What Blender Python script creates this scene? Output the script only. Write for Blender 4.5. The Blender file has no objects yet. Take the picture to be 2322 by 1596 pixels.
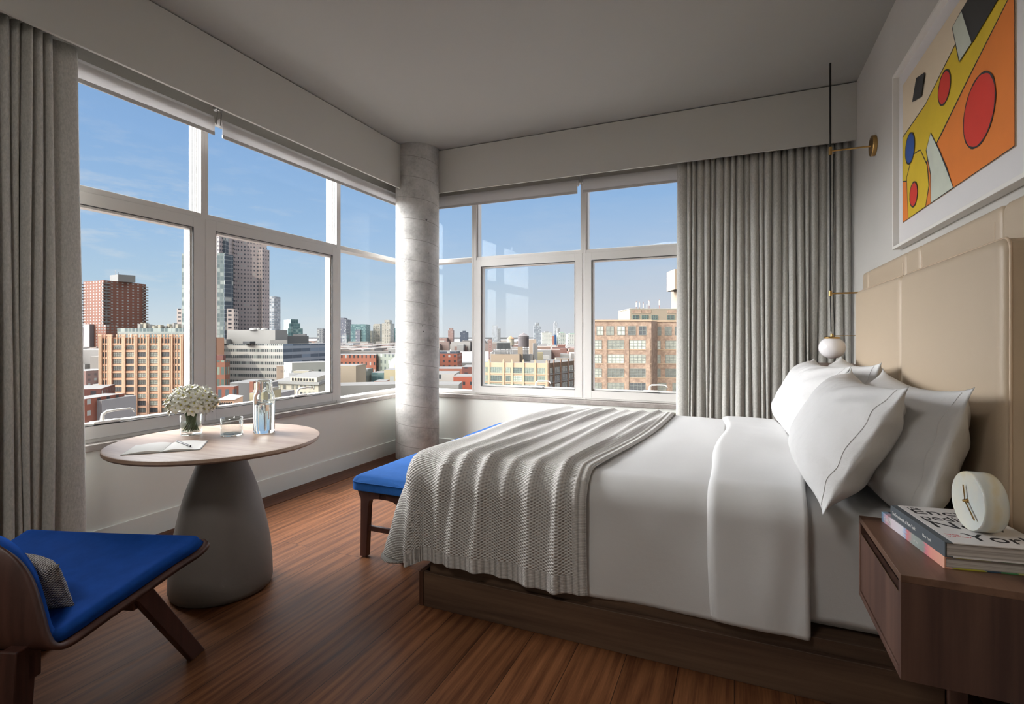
import bpy, math, random
from mathutils import Vector, Matrix, noise as mnoise
C = bpy.context.scene.collection
PI = math.pi
random.seed(7)
# ---------------------------------------------------------------- camera geometry
FPX, CX, YH, EYE = 1172.0, 1161.0, 765.0, 1.22          # focal length in px, principal column, horizon row, eye height
TH = math.atan2(1665 - CX, FPX)
FX, FY, RX, RY = -math.sin(TH), math.cos(TH), math.cos(TH), math.sin(TH)
def ray(u):
    a = (u - CX) / FPX
    return (RX * a + FX, RY * a + FY)
def place(u, w):                                            # ground point at distance w in the direction of column u
    d = ray(u); return (d[0] * w, d[1] * w)
def height(v, w): return EYE + (YH - v) / FPX * w
# ---------------------------------------------------------------- materials
def lin(c):
    if isinstance(c, str):
        c = [int(c[i:i + 2], 16) / 255 for i in (0, 2, 4)]
        return tuple(x / 12.92 if x <= .04045 else ((x + .055) / 1.055) ** 2.4 for x in c) + (1,)
    return tuple(c) + ((1,) if len(c) == 3 else ())
class NT:
    def __init__(s, name):
        s.m = bpy.data.materials.new(name); s.m.use_nodes = True; s.t = s.m.node_tree; s.t.nodes.clear()
        s.o = s.n('ShaderNodeOutputMaterial')
    def n(s, typ, **k):
        x = s.t.nodes.new(typ)
        for a, b in k.items():
            if a == 'ins':
                for i, v in b.items():
                    if isinstance(v, bpy.types.NodeSocket): s.t.links.new(v, x.inputs[i])
                    else: x.inputs[i].default_value = v
            else: setattr(x, a, b)
        return x
    def l(s, a, b): s.t.links.new(a, b)
    def math(s, op, a, b=0.0, c=0.0):
        return s.n('ShaderNodeMath', operation=op, ins={0: a, 1: b, 2: c}).outputs[0]
    def mix(s, f, a, b, bt='MIX'):
        x = s.n('ShaderNodeMix', data_type='RGBA', blend_type=bt)
        for i, v in ((0, f), (6, a), (7, b)):
            if isinstance(v, bpy.types.NodeSocket): s.l(v, x.inputs[i])
            else: x.inputs[i].default_value = v
        return x.outputs[2]
    def ramp(s, f, stops):
        x = s.n('ShaderNodeValToRGB'); s.l(f, x.inputs[0]); e = x.color_ramp.elements
        while len(e) < len(stops): e.new(.5)
        for i, (p, c) in enumerate(stops): e[i].position = p; e[i].color = lin(c)
        return x.outputs[0]
    def coord(s, kind='Object', scale=(1, 1, 1), rot=(0, 0, 0)):
        t = s.n('ShaderNodeTexCoord'); m = s.n('ShaderNodeMapping', ins={0: t.outputs[kind], 2: rot, 3: scale})
        return m.outputs[0]
    def noise(s, v, scale, detail=3, rough=.5, out=0):
        return s.n('ShaderNodeTexNoise', ins={'Vector': v, 'Scale': scale, 'Detail': detail, 'Roughness': rough}).outputs[out]
    def bump(s, h, strength, dist=.01):
        return s.n('ShaderNodeBump', ins={'Height': h, 'Strength': strength, 'Distance': dist}).outputs[0]
    def pbr(s, col, rough=.5, metal=0, bump=None, **k):
        b = s.n('ShaderNodeBsdfPrincipled')
        for i, v in dict({'Base Color': col, 'Roughness': rough, 'Metallic': metal}, **k).items():
            if isinstance(v, bpy.types.NodeSocket): s.l(v, b.inputs[i])
            else: b.inputs[i].default_value = v
        if bump is not None: s.l(bump, b.inputs['Normal'])
        s.l(b.outputs[0], s.o.inputs[0]); return s.m
def plain(name, c, rough=.5, metal=0, var=.0, nscale=8, bstr=0, bscale=60, **k):
    t = NT(name); v = t.coord(); col = lin(c)
    if var:
        c2 = tuple(x * (1 - var) for x in col[:3]) + (1,)
        col = t.mix(t.noise(v, nscale, 4), c2, col)
    b = t.bump(t.noise(v, bscale, 4), bstr, .004) if bstr else None
    return t.pbr(col, rough, metal, b, **k)
def wood(name, c1, c2, axis='x', rough=.4, scale=1.0, bstr=.15):
    t = NT(name); s = [34 * scale] * 3; s['xyz'.index(axis)] = 1.6 * scale
    v = t.coord('Object', tuple(s)); n = t.noise(v, 1.0, 6, .62)
    n2 = t.noise(t.coord('Object', tuple(x * .25 for x in s)), 1.3, 3)
    f = t.math('ADD', t.math('MULTIPLY', n, .65), t.math('MULTIPLY', n2, .35))
    col = t.ramp(f, [(.36, c1), (.62, c2)])
    return t.pbr(col, rough, 0, t.bump(n, bstr, .002))
def fabric(name, c, var=.25, scale=260, bstr=.25, rough=.9, sheen=.25, big=0, stretch=(1, 1, 1), sub=0):
    t = NT(name); v = t.coord('Object', stretch); col = lin(c); n = t.noise(v, scale, 3, .7)
    c2 = tuple(x * (1 - var) for x in col[:3]) + (1,)
    k = t.mix(n, c2, tuple(min(1, x * (1 + var * .5)) for x in col[:3]) + (1,))
    h = n
    if big: h = t.math('ADD', t.math('MULTIPLY', n, .15), t.noise(t.coord(), big, 4, .55))
    return t.pbr(k, rough, 0, t.bump(h, bstr, .004 if not big else .02), **{'Sheen Weight': sheen, 'Sheen Roughness': .5, 'Sheen Tint': tuple(min(1, x * 2.5) for x in col[:3]) + (1,) if sheen > .3 else (1, 1, 1, 1), 'Specular IOR Level': .08})
M = {}
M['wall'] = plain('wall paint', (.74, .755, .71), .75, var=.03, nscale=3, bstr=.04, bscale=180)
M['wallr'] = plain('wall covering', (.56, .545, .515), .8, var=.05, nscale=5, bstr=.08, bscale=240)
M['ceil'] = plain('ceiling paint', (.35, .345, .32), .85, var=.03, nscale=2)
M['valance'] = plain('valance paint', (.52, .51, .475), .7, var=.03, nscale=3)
M['frame'] = plain('window frame aluminium', (.62, .60, .57), .35, 0, var=.02)
M['gasket'] = plain('black gasket', (.03, .03, .03), .6)
M['blind'] = fabric('roller blind fabric', (.80, .78, .76), .06, 500, .05, sheen=0)
def blindm():
    t = NT('roller blind fabric'); d = t.n('ShaderNodeBsdfDiffuse', ins={0: (.74, .73, .72, 1)}); r = t.n('ShaderNodeBsdfTranslucent', ins={0: (.70, .69, .69, 1)}); m = t.n('ShaderNodeMixShader', ins={0: .38, 1: d.outputs[0], 2: r.outputs[0]}); t.l(m.outputs[0], t.o.inputs[0]); return t.m
M['blind'] = blindm()
M['curtain'] = fabric('heather curtain fabric', (.53, .52, .485), .5, 130, .3, stretch=(1, 1, .45), sheen=.1)
M['linen'] = fabric('white bed linen', (.66, .655, .65), .03, 700, .22, rough=.75, big=9, sheen=.1)
M['linen2'] = fabric('white pillow linen', (.68, .675, .67), 0.03, 700, .5, rough=.75, big=11, sheen=.1)
M['velvet'] = fabric('blue velvet', (.009, .060, .29), .5, 14, .1, rough=.8, sheen=.6, big=0)
M['velvet2'] = fabric('bright blue velvet', (.014, .075, .25), .25, 14, .1, rough=.9, sheen=.02)
M['tweed'] = fabric('grey knitted cushion', (.52, .48, .45), .65, 190, .9, sheen=.1)
def tweedm():
    t = NT('grey knitted cushion'); v = t.coord(); s = t.n('ShaderNodeSeparateXYZ', ins={0: v}); q = t.math('MULTIPLY', t.math('SINE', t.math('MULTIPLY', s.outputs[0], 820)), t.math('SINE', t.math('MULTIPLY', s.outputs[1], 820)))
    n = t.noise(v, 240, 2); h = t.math('ADD', q, n); col = t.ramp(h, [(.15, (.10, .085, .08)), (.55, (.36, .33, .31)), (.95, (.60, .56, .53))])
    return t.pbr(col, .95, 0, t.bump(h, .8, .003))
M['tweed'] = tweedm()
M['leather'] = plain('beige leather', (.50, .40, .29), .42, var=.06, nscale=4, bstr=.1, bscale=420)
M['piping'] = plain('tan leather piping', (.60, .46, .33), .45, var=.05)
M['brass'] = plain('aged brass', (.55, .35, .13), .28, 1, var=.1)
M['black'] = plain('black metal', (.012, .011, .011), .4, .3)
M['opal'] = plain('opal glass', (.85, .83, .84), .18, **{'Subsurface Weight': .0, 'Coat Weight': .5})
M['pedestal'] = plain('dark grey concrete', (.175, .155, .14), .62, var=.12, nscale=5, bstr=.15, bscale=50)
M['dwood'] = wood('dark walnut', (.055, .024, .015), (.13, .062, .038), 'z', .38)
M['dwoodx'] = wood('dark walnut lengthwise', (.065, .035, .022), (.15, .09, .055), 'x', .5, .8)
M['ply'] = wood('stained plywood', (.035, .013, .009), (.080, .033, .024), 'z', .45, .7)
M['nwood'] = wood('nightstand walnut', (.055, .024, .017), (.125, .062, .042), 'z', .55, .7)
M['nwoody'] = wood('nightstand walnut top', (.075, .035, .022), (.18, .095, .06), 'y', .35, .7)
M['benchwood'] = wood('bench walnut', (.032, .012, .009), (.075, .028, .02), 'z', .4)
M['tabletop'] = wood('oak table veneer', (.30, .185, .125), (.44, .315, .235), 'x', .38, .8)
M['tabledge'] = plain('oak table edge', (.26, .145, .085), .45, var=.15)
M['chrome'] = plain('satin chrome', (.6, .6, .6), .25, 1)
M['white'] = plain('white lacquer', (.78, .76, .72), .4)
M['paper'] = plain('book paper', (.74, .73, .70), .8)
M['cover'] = plain('white book cover', (.72, .70, .70), .4)
M['spine'] = plain('slate grey book cloth', (.085, .10, .115), .6, var=.1)
M['ink'] = plain('black ink', (.01, .01, .015), .6)
M['redink'] = plain('red ink', (.6, .06, .08), .6)
M['whiteink'] = plain('white ink', (.8, .8, .78), .6)
M['pencil'] = plain('dark pencil lacquer', (.05, .045, .05), .35)
M['petal'] = plain('white petals', (.86, .86, .78), .6, **{'Subsurface Weight': .0})
M['stamen'] = plain('pale flower centre', (.55, .50, .16), .6)
M['stem'] = plain('green stems', (.07, .15, .035), .45, var=.3, nscale=30)
def onyx():
    t = NT('onyx stone'); v = t.coord('Object', (1, 1, 1)); n = t.noise(v, 16, 5, .6)
    w = t.n('ShaderNodeTexWave', ins={'Vector': v, 'Scale': 6, 'Distortion': 5, 'Detail': 3}).outputs[1]
    col = t.ramp(t.math('ADD', t.math('MULTIPLY', n, .6), t.math('MULTIPLY', w, .4)), [(.3, (.60, .63, .60)), (.55, (.68, .67, .58)), (.8, (.66, .57, .36))])
    return t.pbr(col, .15, 0, None, **{'Subsurface Weight': .3, 'Subsurface Radius': (.02, .015, .01), 'Subsurface Scale': .5})
M['onyx'] = onyx()
def glassy(name, ior, col=(1, 1, 1, 1)):
    t = NT(name); g = t.n('ShaderNodeBsdfGlass', ins={'Color': col, 'Roughness': 0.0, 'IOR': ior}); t.l(g.outputs[0], t.o.inputs[0]); return t.m
M['glass'] = glassy('clear glass', 1.45, (.97, .985, .98, 1)); M['water'] = glassy('water', 1.33)
def pane():
    t = NT('window pane glass'); g = t.n('ShaderNodeNewGeometry'); d = t.math('ABSOLUTE', t.n('ShaderNodeVectorMath', operation='DOT_PRODUCT', ins={0: g.outputs['Normal'], 1: g.outputs['Incoming']}).outputs['Value'])
    f = t.math('MULTIPLY_ADD', t.math('POWER', t.math('SUBTRACT', 1.0, d), 5.0), .55, .005)
    a = t.n('ShaderNodeBsdfTransparent', ins={0: (.985, .992, .99, 1)}); b = t.n('ShaderNodeBsdfGlossy', ins={'Roughness': .01, 'Color': (.85, .9, .9, 1)})
    m = t.n('ShaderNodeMixShader', ins={0: f, 1: a.outputs[0], 2: b.outputs[0]}); t.l(m.outputs[0], t.o.inputs[0]); return t.m
M['pane'] = pane()
def thin(name, col, base, k):
    t = NT(name); g = t.n('ShaderNodeNewGeometry'); d = t.math('ABSOLUTE', t.n('ShaderNodeVectorMath', operation='DOT_PRODUCT', ins={0: g.outputs['Normal'], 1: g.outputs['Incoming']}).outputs['Value'])
    f = t.math('MULTIPLY_ADD', t.math('POWER', t.math('SUBTRACT', 1.0, d), 3.0), k, base)
    a = t.n('ShaderNodeBsdfTransparent', ins={0: col}); b = t.n('ShaderNodeBsdfGlossy', ins={'Roughness': .02, 'Color': (.9, .93, .93, 1)})
    m = t.n('ShaderNodeMixShader', ins={0: f, 1: a.outputs[0], 2: b.outputs[0]}); t.l(m.outputs[0], t.o.inputs[0]); return t.m
M['thin'] = thin('thin clear glass', (.955, .97, .965, 1), .06, .85); M['thinwater'] = thin('vase water', (.92, .95, .93, 1), .02, .4)
def stone_sill():
    t = NT('stone sill'); v = t.coord(); n = t.noise(v, 14, 6, .7)
    return t.pbr(t.ramp(n, [(.3, (.22, .195, .18)), (.7, (.36, .325, .30))]), .45, 0, t.bump(n, .1, .002))
M['sill'] = stone_sill()
def floor_mat(border=False):
    t = NT('border plank' if border else 'stained oak floor boards')
    v = t.coord('Object', (1, 1, 1), (0, 0, PI / 2))
    br = t.n('ShaderNodeTexBrick', offset=.37, offset_frequency=2, ins={'Vector': v, 'Color1': (0, 0, 0, 1), 'Color2': (1, 1, 1, 1), 'Mortar': (.5, .5, .5, 1), 'Scale': 1, 'Mortar Size': .0012, 'Mortar Smooth': .1, 'Bias': 0, 'Brick Width': 2.3, 'Row Height': .19})
    tone = br.outputs[0]
    off = t.n('ShaderNodeVectorMath', operation='ADD', ins={0: t.coord('Object', (38, 1.9, 1)), 1: tone}).outputs[0]
    off2 = t.n('ShaderNodeVectorMath', operation='MULTIPLY_ADD', ins={0: tone, 1: (31, 17, 5), 2: t.coord('Object', (38, 1.9, 1))}).outputs[0]
    g = t.noise(off2, 1.0, 7, .68)
    w = t.n('ShaderNodeTexWave', wave_type='BANDS', bands_direction='X', ins={'Vector': t.n('ShaderNodeVectorMath', operation='MULTIPLY_ADD', ins={0: tone, 1: (3, 7, 0), 2: t.coord('Object', (1, .09, 1))}).outputs[0], 'Scale': 5, 'Distortion': 14, 'Detail': 4, 'Detail Scale': 1.1, 'Detail Roughness': .55}).outputs[1]
    fine = t.noise(t.n('ShaderNodeVectorMath', operation='MULTIPLY_ADD', ins={0: tone, 1: (31, 17, 5), 2: t.coord('Object', (150, 4, 1))}).outputs[0], 1.0, 4, .7)
    f = t.math('ADD', t.math('ADD', t.math('MULTIPLY', g, .50), t.math('MULTIPLY', w, .12)), t.math('MULTIPLY', fine, .36))
    col = t.ramp(f, [(.30, (.045, .016, .007)), (.43, (.100, .038, .016)), (.54, (.150, .060, .025)), (.70, (.205, .090, .039))])
    tint = t.mix(t.math('MULTIPLY', br.outputs[0], .0), col, col)
    val = t.n('ShaderNodeHueSaturation', ins={'Color': tint, 'Value': t.math('MULTIPLY_ADD', t.n('ShaderNodeSeparateColor', ins={0: tone}).outputs[0], .45, .72)})
    mort = t.mix(br.outputs[1], val.outputs[0], (.01, .006, .004, 1))
    if border: mort = t.mix(.55, mort, (.035, .012, .010, 1))
    hgt = t.math('SUBTRACT', t.math('MULTIPLY', g, .35), t.math('MULTIPLY', br.outputs[1], 1.0))
    return t.pbr(mort, t.math('MULTIPLY_ADD', g, .22, .38), 0, t.bump(hgt, .25, .002), **{'Specular IOR Level': .09})
M['floor'] = floor_mat(); M['border'] = floor_mat(True)
def concrete():
    t = NT('cast concrete column'); v = t.coord()
    n = t.noise(v, 6, 6, .65); n2 = t.noise(v, 45, 3, .6)
    sp = t.n('ShaderNodeSeparateXYZ', ins={0: v})
    ang = t.math('DIVIDE', t.math('ARCTAN2', sp.outputs[1], sp.outputs[0]), 2 * PI)
    hel = t.math('FRACT', t.math('ADD', t.math('DIVIDE', t.math('ADD', sp.outputs[2], t.math('MULTIPLY', t.noise(v, 4, 2), .01)), .205), ang))
    line = t.math('LESS_THAN', t.math('ABSOLUTE', t.math('SUBTRACT', hel, .5)), .012)
    vor = t.n('ShaderNodeTexVoronoi', ins={'Vector': v, 'Scale': 13, 'Randomness': 1}).outputs[0]
    pit = t.math('LESS_THAN', vor, t.math('MULTIPLY', t.math('SUBTRACT', t.noise(v, 9, 1), .50), .55))
    col = t.ramp(t.math('ADD', t.math('MULTIPLY', n, .75), t.math('MULTIPLY', n2, .25)), [(.32, (.27, .265, .25)), (.50, (.42, .41, .39)), (.68, (.53, .52, .50))])
    col = t.mix(t.math('MULTIPLY', line, .75), col, (.2, .19, .17, 1)); col = t.mix(t.math('MULTIPLY', pit, .85), col, (.06, .055, .05, 1))
    h = t.math('SUBTRACT', t.math('MULTIPLY', n2, .3), t.math('ADD', pit, t.math('MULTIPLY', line, .5)))
    return t.pbr(col, .8, 0, t.bump(h, .6, .006))
M['concrete'] = concrete()
def knit():
    t = NT('chunky knitted wool'); uv = t.n('ShaderNodeTexCoord').outputs['UV']; s = t.n('ShaderNodeSeparateXYZ', ins={0: uv})
    x, y = s.outputs[0], s.outputs[1]                       # metres on the cloth: x across the bed's length, y along the drop
    a = t.math('SINE', t.math('MULTIPLY', x, 2 * PI / .0165)); b = t.math('SINE', t.math('MULTIPLY', y, 2 * PI / .0125))
    moss = t.math('MULTIPLY', a, b)
    rib = t.math('SINE', t.math('MULTIPLY', x, 2 * PI / .019))
    ribb = t.math('ADD', rib, t.math('MULTIPLY', t.math('SINE', t.math('MULTIPLY', y, 2 * PI / .006)), .15))
    isr = t.math('MAXIMUM', t.math('LESS_THAN', y, .075), t.math('GREATER_THAN', x, .893))
    h = t.math('ADD', t.math('MULTIPLY', moss, t.math('SUBTRACT', 1, isr)), t.math('MULTIPLY', ribb, isr))
    h2 = t.math('ADD', h, t.math('MULTIPLY', t.noise(t.coord(), 500, 2), .4))
    hollow_shade = t.math('MULTIPLY', t.math('LESS_THAN', h, -.62), .55)  # stitch hollows darkened in the colour, as shade between the loops
    col = t.mix(hollow_shade, (.62, .60, .575, 1), (.24, .225, .21, 1))
    return t.pbr(col, .95, 0, t.bump(h2, .9, .0032), **{'Specular IOR Level': .0})
M['knit'] = knit()
# ---------------------------------------------------------------- mesh builder
class MB:
    def __init__(s): s.v = []; s.f = []; s.mi = []; s.uv = []
    def face(s, idx, mi=0, uv=None): s.f.append(tuple(idx)); s.mi.append(mi); s.uv.append(uv)
    def box(s, c0, c1, mi=0, mat=None):
        b = len(s.v)
        for z in (c0[2], c1[2]):
            for x, y in ((c0[0], c0[1]), (c1[0], c0[1]), (c1[0], c1[1]), (c0[0], c1[1])):
                p = Vector((x, y, z)); s.v.append(tuple(mat @ p) if mat else tuple(p))
        for q in ((0, 3, 2, 1), (4, 5, 6, 7), (0, 1, 5, 4), (1, 2, 6, 5), (2, 3, 7, 6), (3, 0, 4, 7)): s.face([b + i for i in q], mi)
        return s
    def tube(s, pts, r, n=12, mi=0, cap=True):
        pts = [Vector(p) for p in pts]; rs = r if isinstance(r, (list, tuple)) else [r] * len(pts); b = len(s.v)
        up = Vector((0, 0, 1)); prev = None
        for i, p in enumerate(pts):
            d = (pts[min(i + 1, len(pts) - 1)] - pts[max(i - 1, 0)]).normalized()
            if prev is None: a = d.cross(up if abs(d.z) < .9 else Vector((1, 0, 0))).normalized()
            else: a = (prev - d * prev.dot(d)).normalized()
            prev = a; c = d.cross(a)
            for k in range(n):
                t = 2 * PI * k / n; s.v.append(tuple(p + (a * math.cos(t) + c * math.sin(t)) * rs[i]))
        for i in range(len(pts) - 1):
            for k in range(n):
                k2 = (k + 1) % n; s.face((b + i * n + k, b + i * n + k2, b + (i + 1) * n + k2, b + (i + 1) * n + k), mi)
        if cap:
            s.face([b + k for k in reversed(range(n))], mi); s.face([b + (len(pts) - 1) * n + k for k in range(n)], mi)
        return s
    def lathe(s, prof, n=48, c=(0, 0, 0), mi=0, mat=None):
        b = len(s.v)
        for r, z in prof:
            for k in range(n):
                t = 2 * PI * k / n; p = Vector((c[0] + r * math.cos(t), c[1] + r * math.sin(t), c[2] + z)); s.v.append(tuple(mat @ p) if mat else tuple(p))
        for i in range(len(prof) - 1):
            for k in range(n):
                k2 = (k + 1) % n; s.face((b + i * n + k, b + i * n + k2, b + (i + 1) * n + k2, b + (i + 1) * n + k), mi)
        return s
    def grid(s, fn, nu, nv, mi=0, uvfn=None, flip=False):
        b = len(s.v)
        for i in range(nu + 1):
            for j in range(nv + 1): s.v.append(tuple(fn(i / nu, j / nv)))
        for i in range(nu):
            for j in range(nv):
                q = (b + i * (nv + 1) + j, b + (i + 1) * (nv + 1) + j, b + (i + 1) * (nv + 1) + j + 1, b + i * (nv + 1) + j + 1)
                u = [(i / nu, j / nv), ((i + 1) / nu, j / nv), ((i + 1) / nu, (j + 1) / nv), (i / nu, (j + 1) / nv)]
                if uvfn: u = [uvfn(*x) for x in u]
                if flip: q = q[::-1]; u = u[::-1]
                s.face(q, mi, u)
        return s
    def mesh(s, name):
        me = bpy.data.meshes.new(name); me.from_pydata(s.v, [], s.f)
        if any(s.mi):
            for p, m in zip(me.polygons, s.mi): p.material_index = m
        if any(u is not None for u in s.uv):
            l = me.uv_layers.new(name='UVMap'); k = 0; flat = []
            for f, u in zip(s.f, s.uv):
                for i in range(len(f)): flat += (list(u[i]) if u else [0, 0])
            l.data.foreach_set('uv', flat)
        me.update(); return me
    def build(s, name, mat, parent=None, smooth=0, bevel=0, solid=0, seg=2, weld=False):
        me = s.mesh(name); ms = mat if isinstance(mat, (list, tuple)) else [mat]
        for m in ms: me.materials.append(M[m] if isinstance(m, str) else m)
        o = bpy.data.objects.new(name, me); C.objects.link(o)
        if parent is not None: o.parent = parent; o.matrix_parent_inverse = parent.matrix_basis.inverted()
        if weld: o.modifiers.new('w', 'WELD').merge_threshold = 1e-4
        if solid: x = o.modifiers.new('s', 'SOLIDIFY'); x.thickness = solid; x.offset = 0
        if bevel: x = o.modifiers.new('b', 'BEVEL'); x.width = bevel; x.segments = seg; x.limit_method = 'ANGLE'; x.angle_limit = .6
        if smooth:
            for p in me.polygons: p.use_smooth = True
            if smooth != 180 and not hasattr(me, '_x'):
                me.set_sharp_from_angle(angle=math.radians(smooth))
        return o
def box(name, c0, c1, mat, parent=None, bevel=0, **k): return MB().box(c0, c1).build(name, mat, parent, bevel=bevel, **k)
def tag(o, label=None, cat=None, group=None, kind=None):
    if label: o['label'] = label
    if cat: o['category'] = cat
    if group: o['group'] = group
    if kind: o['kind'] = kind
    return o
def thing(name, label, cat, loc=(0, 0, 0), group=None):
    o = bpy.data.objects.new(name, None); C.objects.link(o); o.location = loc; o.empty_display_size = .1
    return tag(o, label, cat, group)
def structure(name, mb, mat, parent=None, **k):
    o = mb.build(name, mat, parent, **k)
    if parent is None: o['kind'] = 'structure'
    return o
def sempty(name, loc=(0, 0, 0)):
    o = bpy.data.objects.new(name, None); C.objects.link(o); o.location = loc; o['kind'] = 'structure'; return o
def smoothstep(a, b, x):
    t = max(0, min(1, (x - a) / (b - a))); return t * t * (3 - 2 * t)
def text(name, body, loc, xdir, ydir, size, mat, parent, ext=.0004, align='LEFT', shear=0, sx=1.0, off=0):
    cu = bpy.data.curves.new(name, 'FONT'); cu.body = body; cu.size = size; cu.extrude = ext; cu.align_x = align; cu.shear = shear; cu.offset = off
    o_ = bpy.data.objects.new(name, cu); C.objects.link(o_); me = bpy.data.meshes.new_from_object(o_); C.objects.unlink(o_); bpy.data.objects.remove(o_)
    me.materials.clear(); me.materials.append(M[mat]); o = bpy.data.objects.new(name, me); C.objects.link(o)
    x = Vector(xdir).normalized(); y = Vector(ydir).normalized(); z = x.cross(y)
    o.matrix_basis = Matrix.Translation(loc) @ Matrix((x * sx, y, z)).transposed().to_4x4()
    if parent is not None: o.parent = parent; o.matrix_parent_inverse = parent.matrix_basis.inverted()
    return o
# ================================================================ the room
XW, YB, XR, YF = -3.30, 4.82, .844, -2.2                    # wall_left face, wall_back face, wall_right face, wall_front face
structure('floor', MB().box((-3.5, YF - .2, -.1), (XR + .2, 5.05, 0)), 'floor')
structure('trim_1', MB().box((XW, YF, 0), (-3.075, YB, .0025)), 'border')
structure('trim_2', MB().box((-3.075, YB - .2, 0), (XR, YB, .0025)), 'border')
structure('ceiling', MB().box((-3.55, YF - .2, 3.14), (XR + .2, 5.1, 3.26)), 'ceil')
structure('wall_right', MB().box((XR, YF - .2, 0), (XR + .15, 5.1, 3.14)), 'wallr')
structure('wall_front', MB().box((-3.55, YF - .15, 0), (XR, YF, 3.14)), 'wall')
Y1 = 1.0                                                    # where window_1 starts, behind the left curtain
structure('wall_left', MB().box((-3.5, Y1, 0), (XW, 5.0, .585)).box((-3.5, Y1, 2.84), (-3.36, 5.0, 3.14)).box((-3.5, YF, 0), (XW, Y1, 3.14)), 'wall')
XE = .42
structure('wall_back', MB().box((XW, YB, 0), (XR, 5.0, .58)).box((-3.36, 4.88, 2.84), (XR, 5.0, 3.14)).box((XE, YB, .58), (XR, 5.0, 2.84)), 'wall')
structure('baseboard_left', MB().box((XW, YF, 0), (XW + .014, YB, .137)), 'wall', bevel=.002)
structure('baseboard_back', MB().box((XW + .014, YB - .014, 0), (XR, YB, .137)), 'wall', bevel=.002)
structure('trim_3', MB().box((-3.42, Y1, .585), (-3.278, 4.80, .622)), 'sill', bevel=.003)
structure('trim_4', MB().box((-3.42, 4.80, .58), (XE, 4.94, .618)), 'sill', bevel=.003)
# soffit boards that hide blinds and curtain tracks
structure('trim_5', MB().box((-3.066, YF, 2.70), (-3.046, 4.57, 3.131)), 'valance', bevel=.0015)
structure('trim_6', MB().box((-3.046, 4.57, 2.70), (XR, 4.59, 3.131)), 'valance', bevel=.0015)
# ---------------------------------------------------------------- windows
XI, XG = -3.36, -3.43                                       # inner frame face and glass plane of the left windows
def win_left(n, y0, y1, fixed=False, hy=None):
    w = sempty('window_%d' % n, (XI, (y0 + y1) / 2, .62))
    fr = MB(); e = .026
    # fixed surround: mullion halves, head, transom, bottom rail
    for a, b in ((y0, y0 + e), (y1 - e, y1)):
        fr.box((XG - .05, a, .62), (XI + .004, b, 2.84)); fr.box((XG - .02, a if a == y0 else a + .012, .62), (XI - .02, b - .012 if a != y0 else b + .012, 2.84))
    fr.box((XG - .05, y0 + e, 2.78), (XI, y1 - e, 2.84)); fr.box((XG - .05, y0 + e, 2.035), (XI, y1 - e, 2.072)); fr.box((XG - .02, y0 + e, 2.06), (XI - .03, y1 - e, 2.082))
    fr.box((XG - .05, y0 + e, .62), (XI, y1 - e, .655))
    wf = fr.build('window_frame', 'frame', w, bevel=.002)
    q = MB(); ys = y1 - e; [q.box((XI - a_, ys - .0016, 2.085), (XI - a_ + b_, ys + .001, 2.78)) for a_, b_ in ((.022, .004), (.047, .005), (.063, .0035), (.088, .004))]; q.build('gasket', 'gasket', wf)
    s = MB()
    if fixed: s0, s1, zt, zb = y0 + e, y1 - e, 2.035, .655; t = .012
    else: s0, s1, zt, zb = y0 + .008, y1 - .008, 2.04, .642; t = .075
    if not fixed:
        x0, x1 = XI - .055, XI + .008
        s.box((x0, s0, zb), (x1, s0 + t, zt)).box((x0, s1 - t, zb), (x1, s1, zt)).box((x0, s0 + t, zt - t), (x1, s1 - t, zt)).box((x0, s0 + t, zb), (x1, s1 - t, zb + t))
        sa = s.build('sash', 'frame', w, bevel=.002)
        g = MB(); q = .004
        for a in (s0 + t, s1 - t): g.box((x1 - .012, a - q / 2, zb + t), (x1 + .0012, a + q / 2, zt - t))
        for z in (zb + t, zt - t): g.box((x1 - .012, s0 + t, z - q / 2), (x1 + .0012, s1 - t, z + q / 2))
        g.build('gasket', 'gasket', sa)
        b = MB(); x1 = XI - .012; t2 = t + .012
        b.box((XG, s0 + t, zb + t), (x1, s0 + t2, zt - t)).box((XG, s1 - t2, zb + t), (x1, s1 - t, zt - t)).box((XG, s0 + t2, zt - t2), (x1, s1 - t2, zt - t)).box((XG, s0 + t2, zb + t), (x1, s1 - t2, zb + t2))
        b.build('glazing_bead', 'frame', sa)
        MB().box((XG - .003, s0 + t, zb + t), (XG + .003, s1 - t, zt - t)).build('pane', 'pane', sa)
    else:
        MB().box((XG - .003, s0, zb), (XG + .003, s1, zt)).build('pane', 'pane', w)
    MB().box((XG - .003, y0 + e, 2.07), (XG + .003, y1 - e, 2.78)).build('pane', 'pane', w)
    if hy is not None:
        h = MB(); z = zb + t + .012; x = XI - .018
        h.box((x - .02, hy - .085, z - .006), (x + .024, hy + .055, z + .008))
        h.tube([(x, hy - .03, z), (x + .002, hy - .028, z + .042), (x + .006, hy - .010, z + .058), (x + .012, hy + .05, z + .062), (x + .018, hy + .11, z + .062), (x + .022, hy + .128, z + .052), (x + .022, hy + .135, z + .038)], [.012, .0095, .008, .0065, .0055, .005, .005], 10)
        h.build('window_handle', 'white', w, smooth=40, bevel=.0015)
    return w
win_left(1, Y1, 2.437, hy=1.85); win_left(2, 2.437, 3.752, hy=3.31); win_left(3, 3.752, 4.90, fixed=True)
YI, YG = 4.88, 4.95
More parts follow.
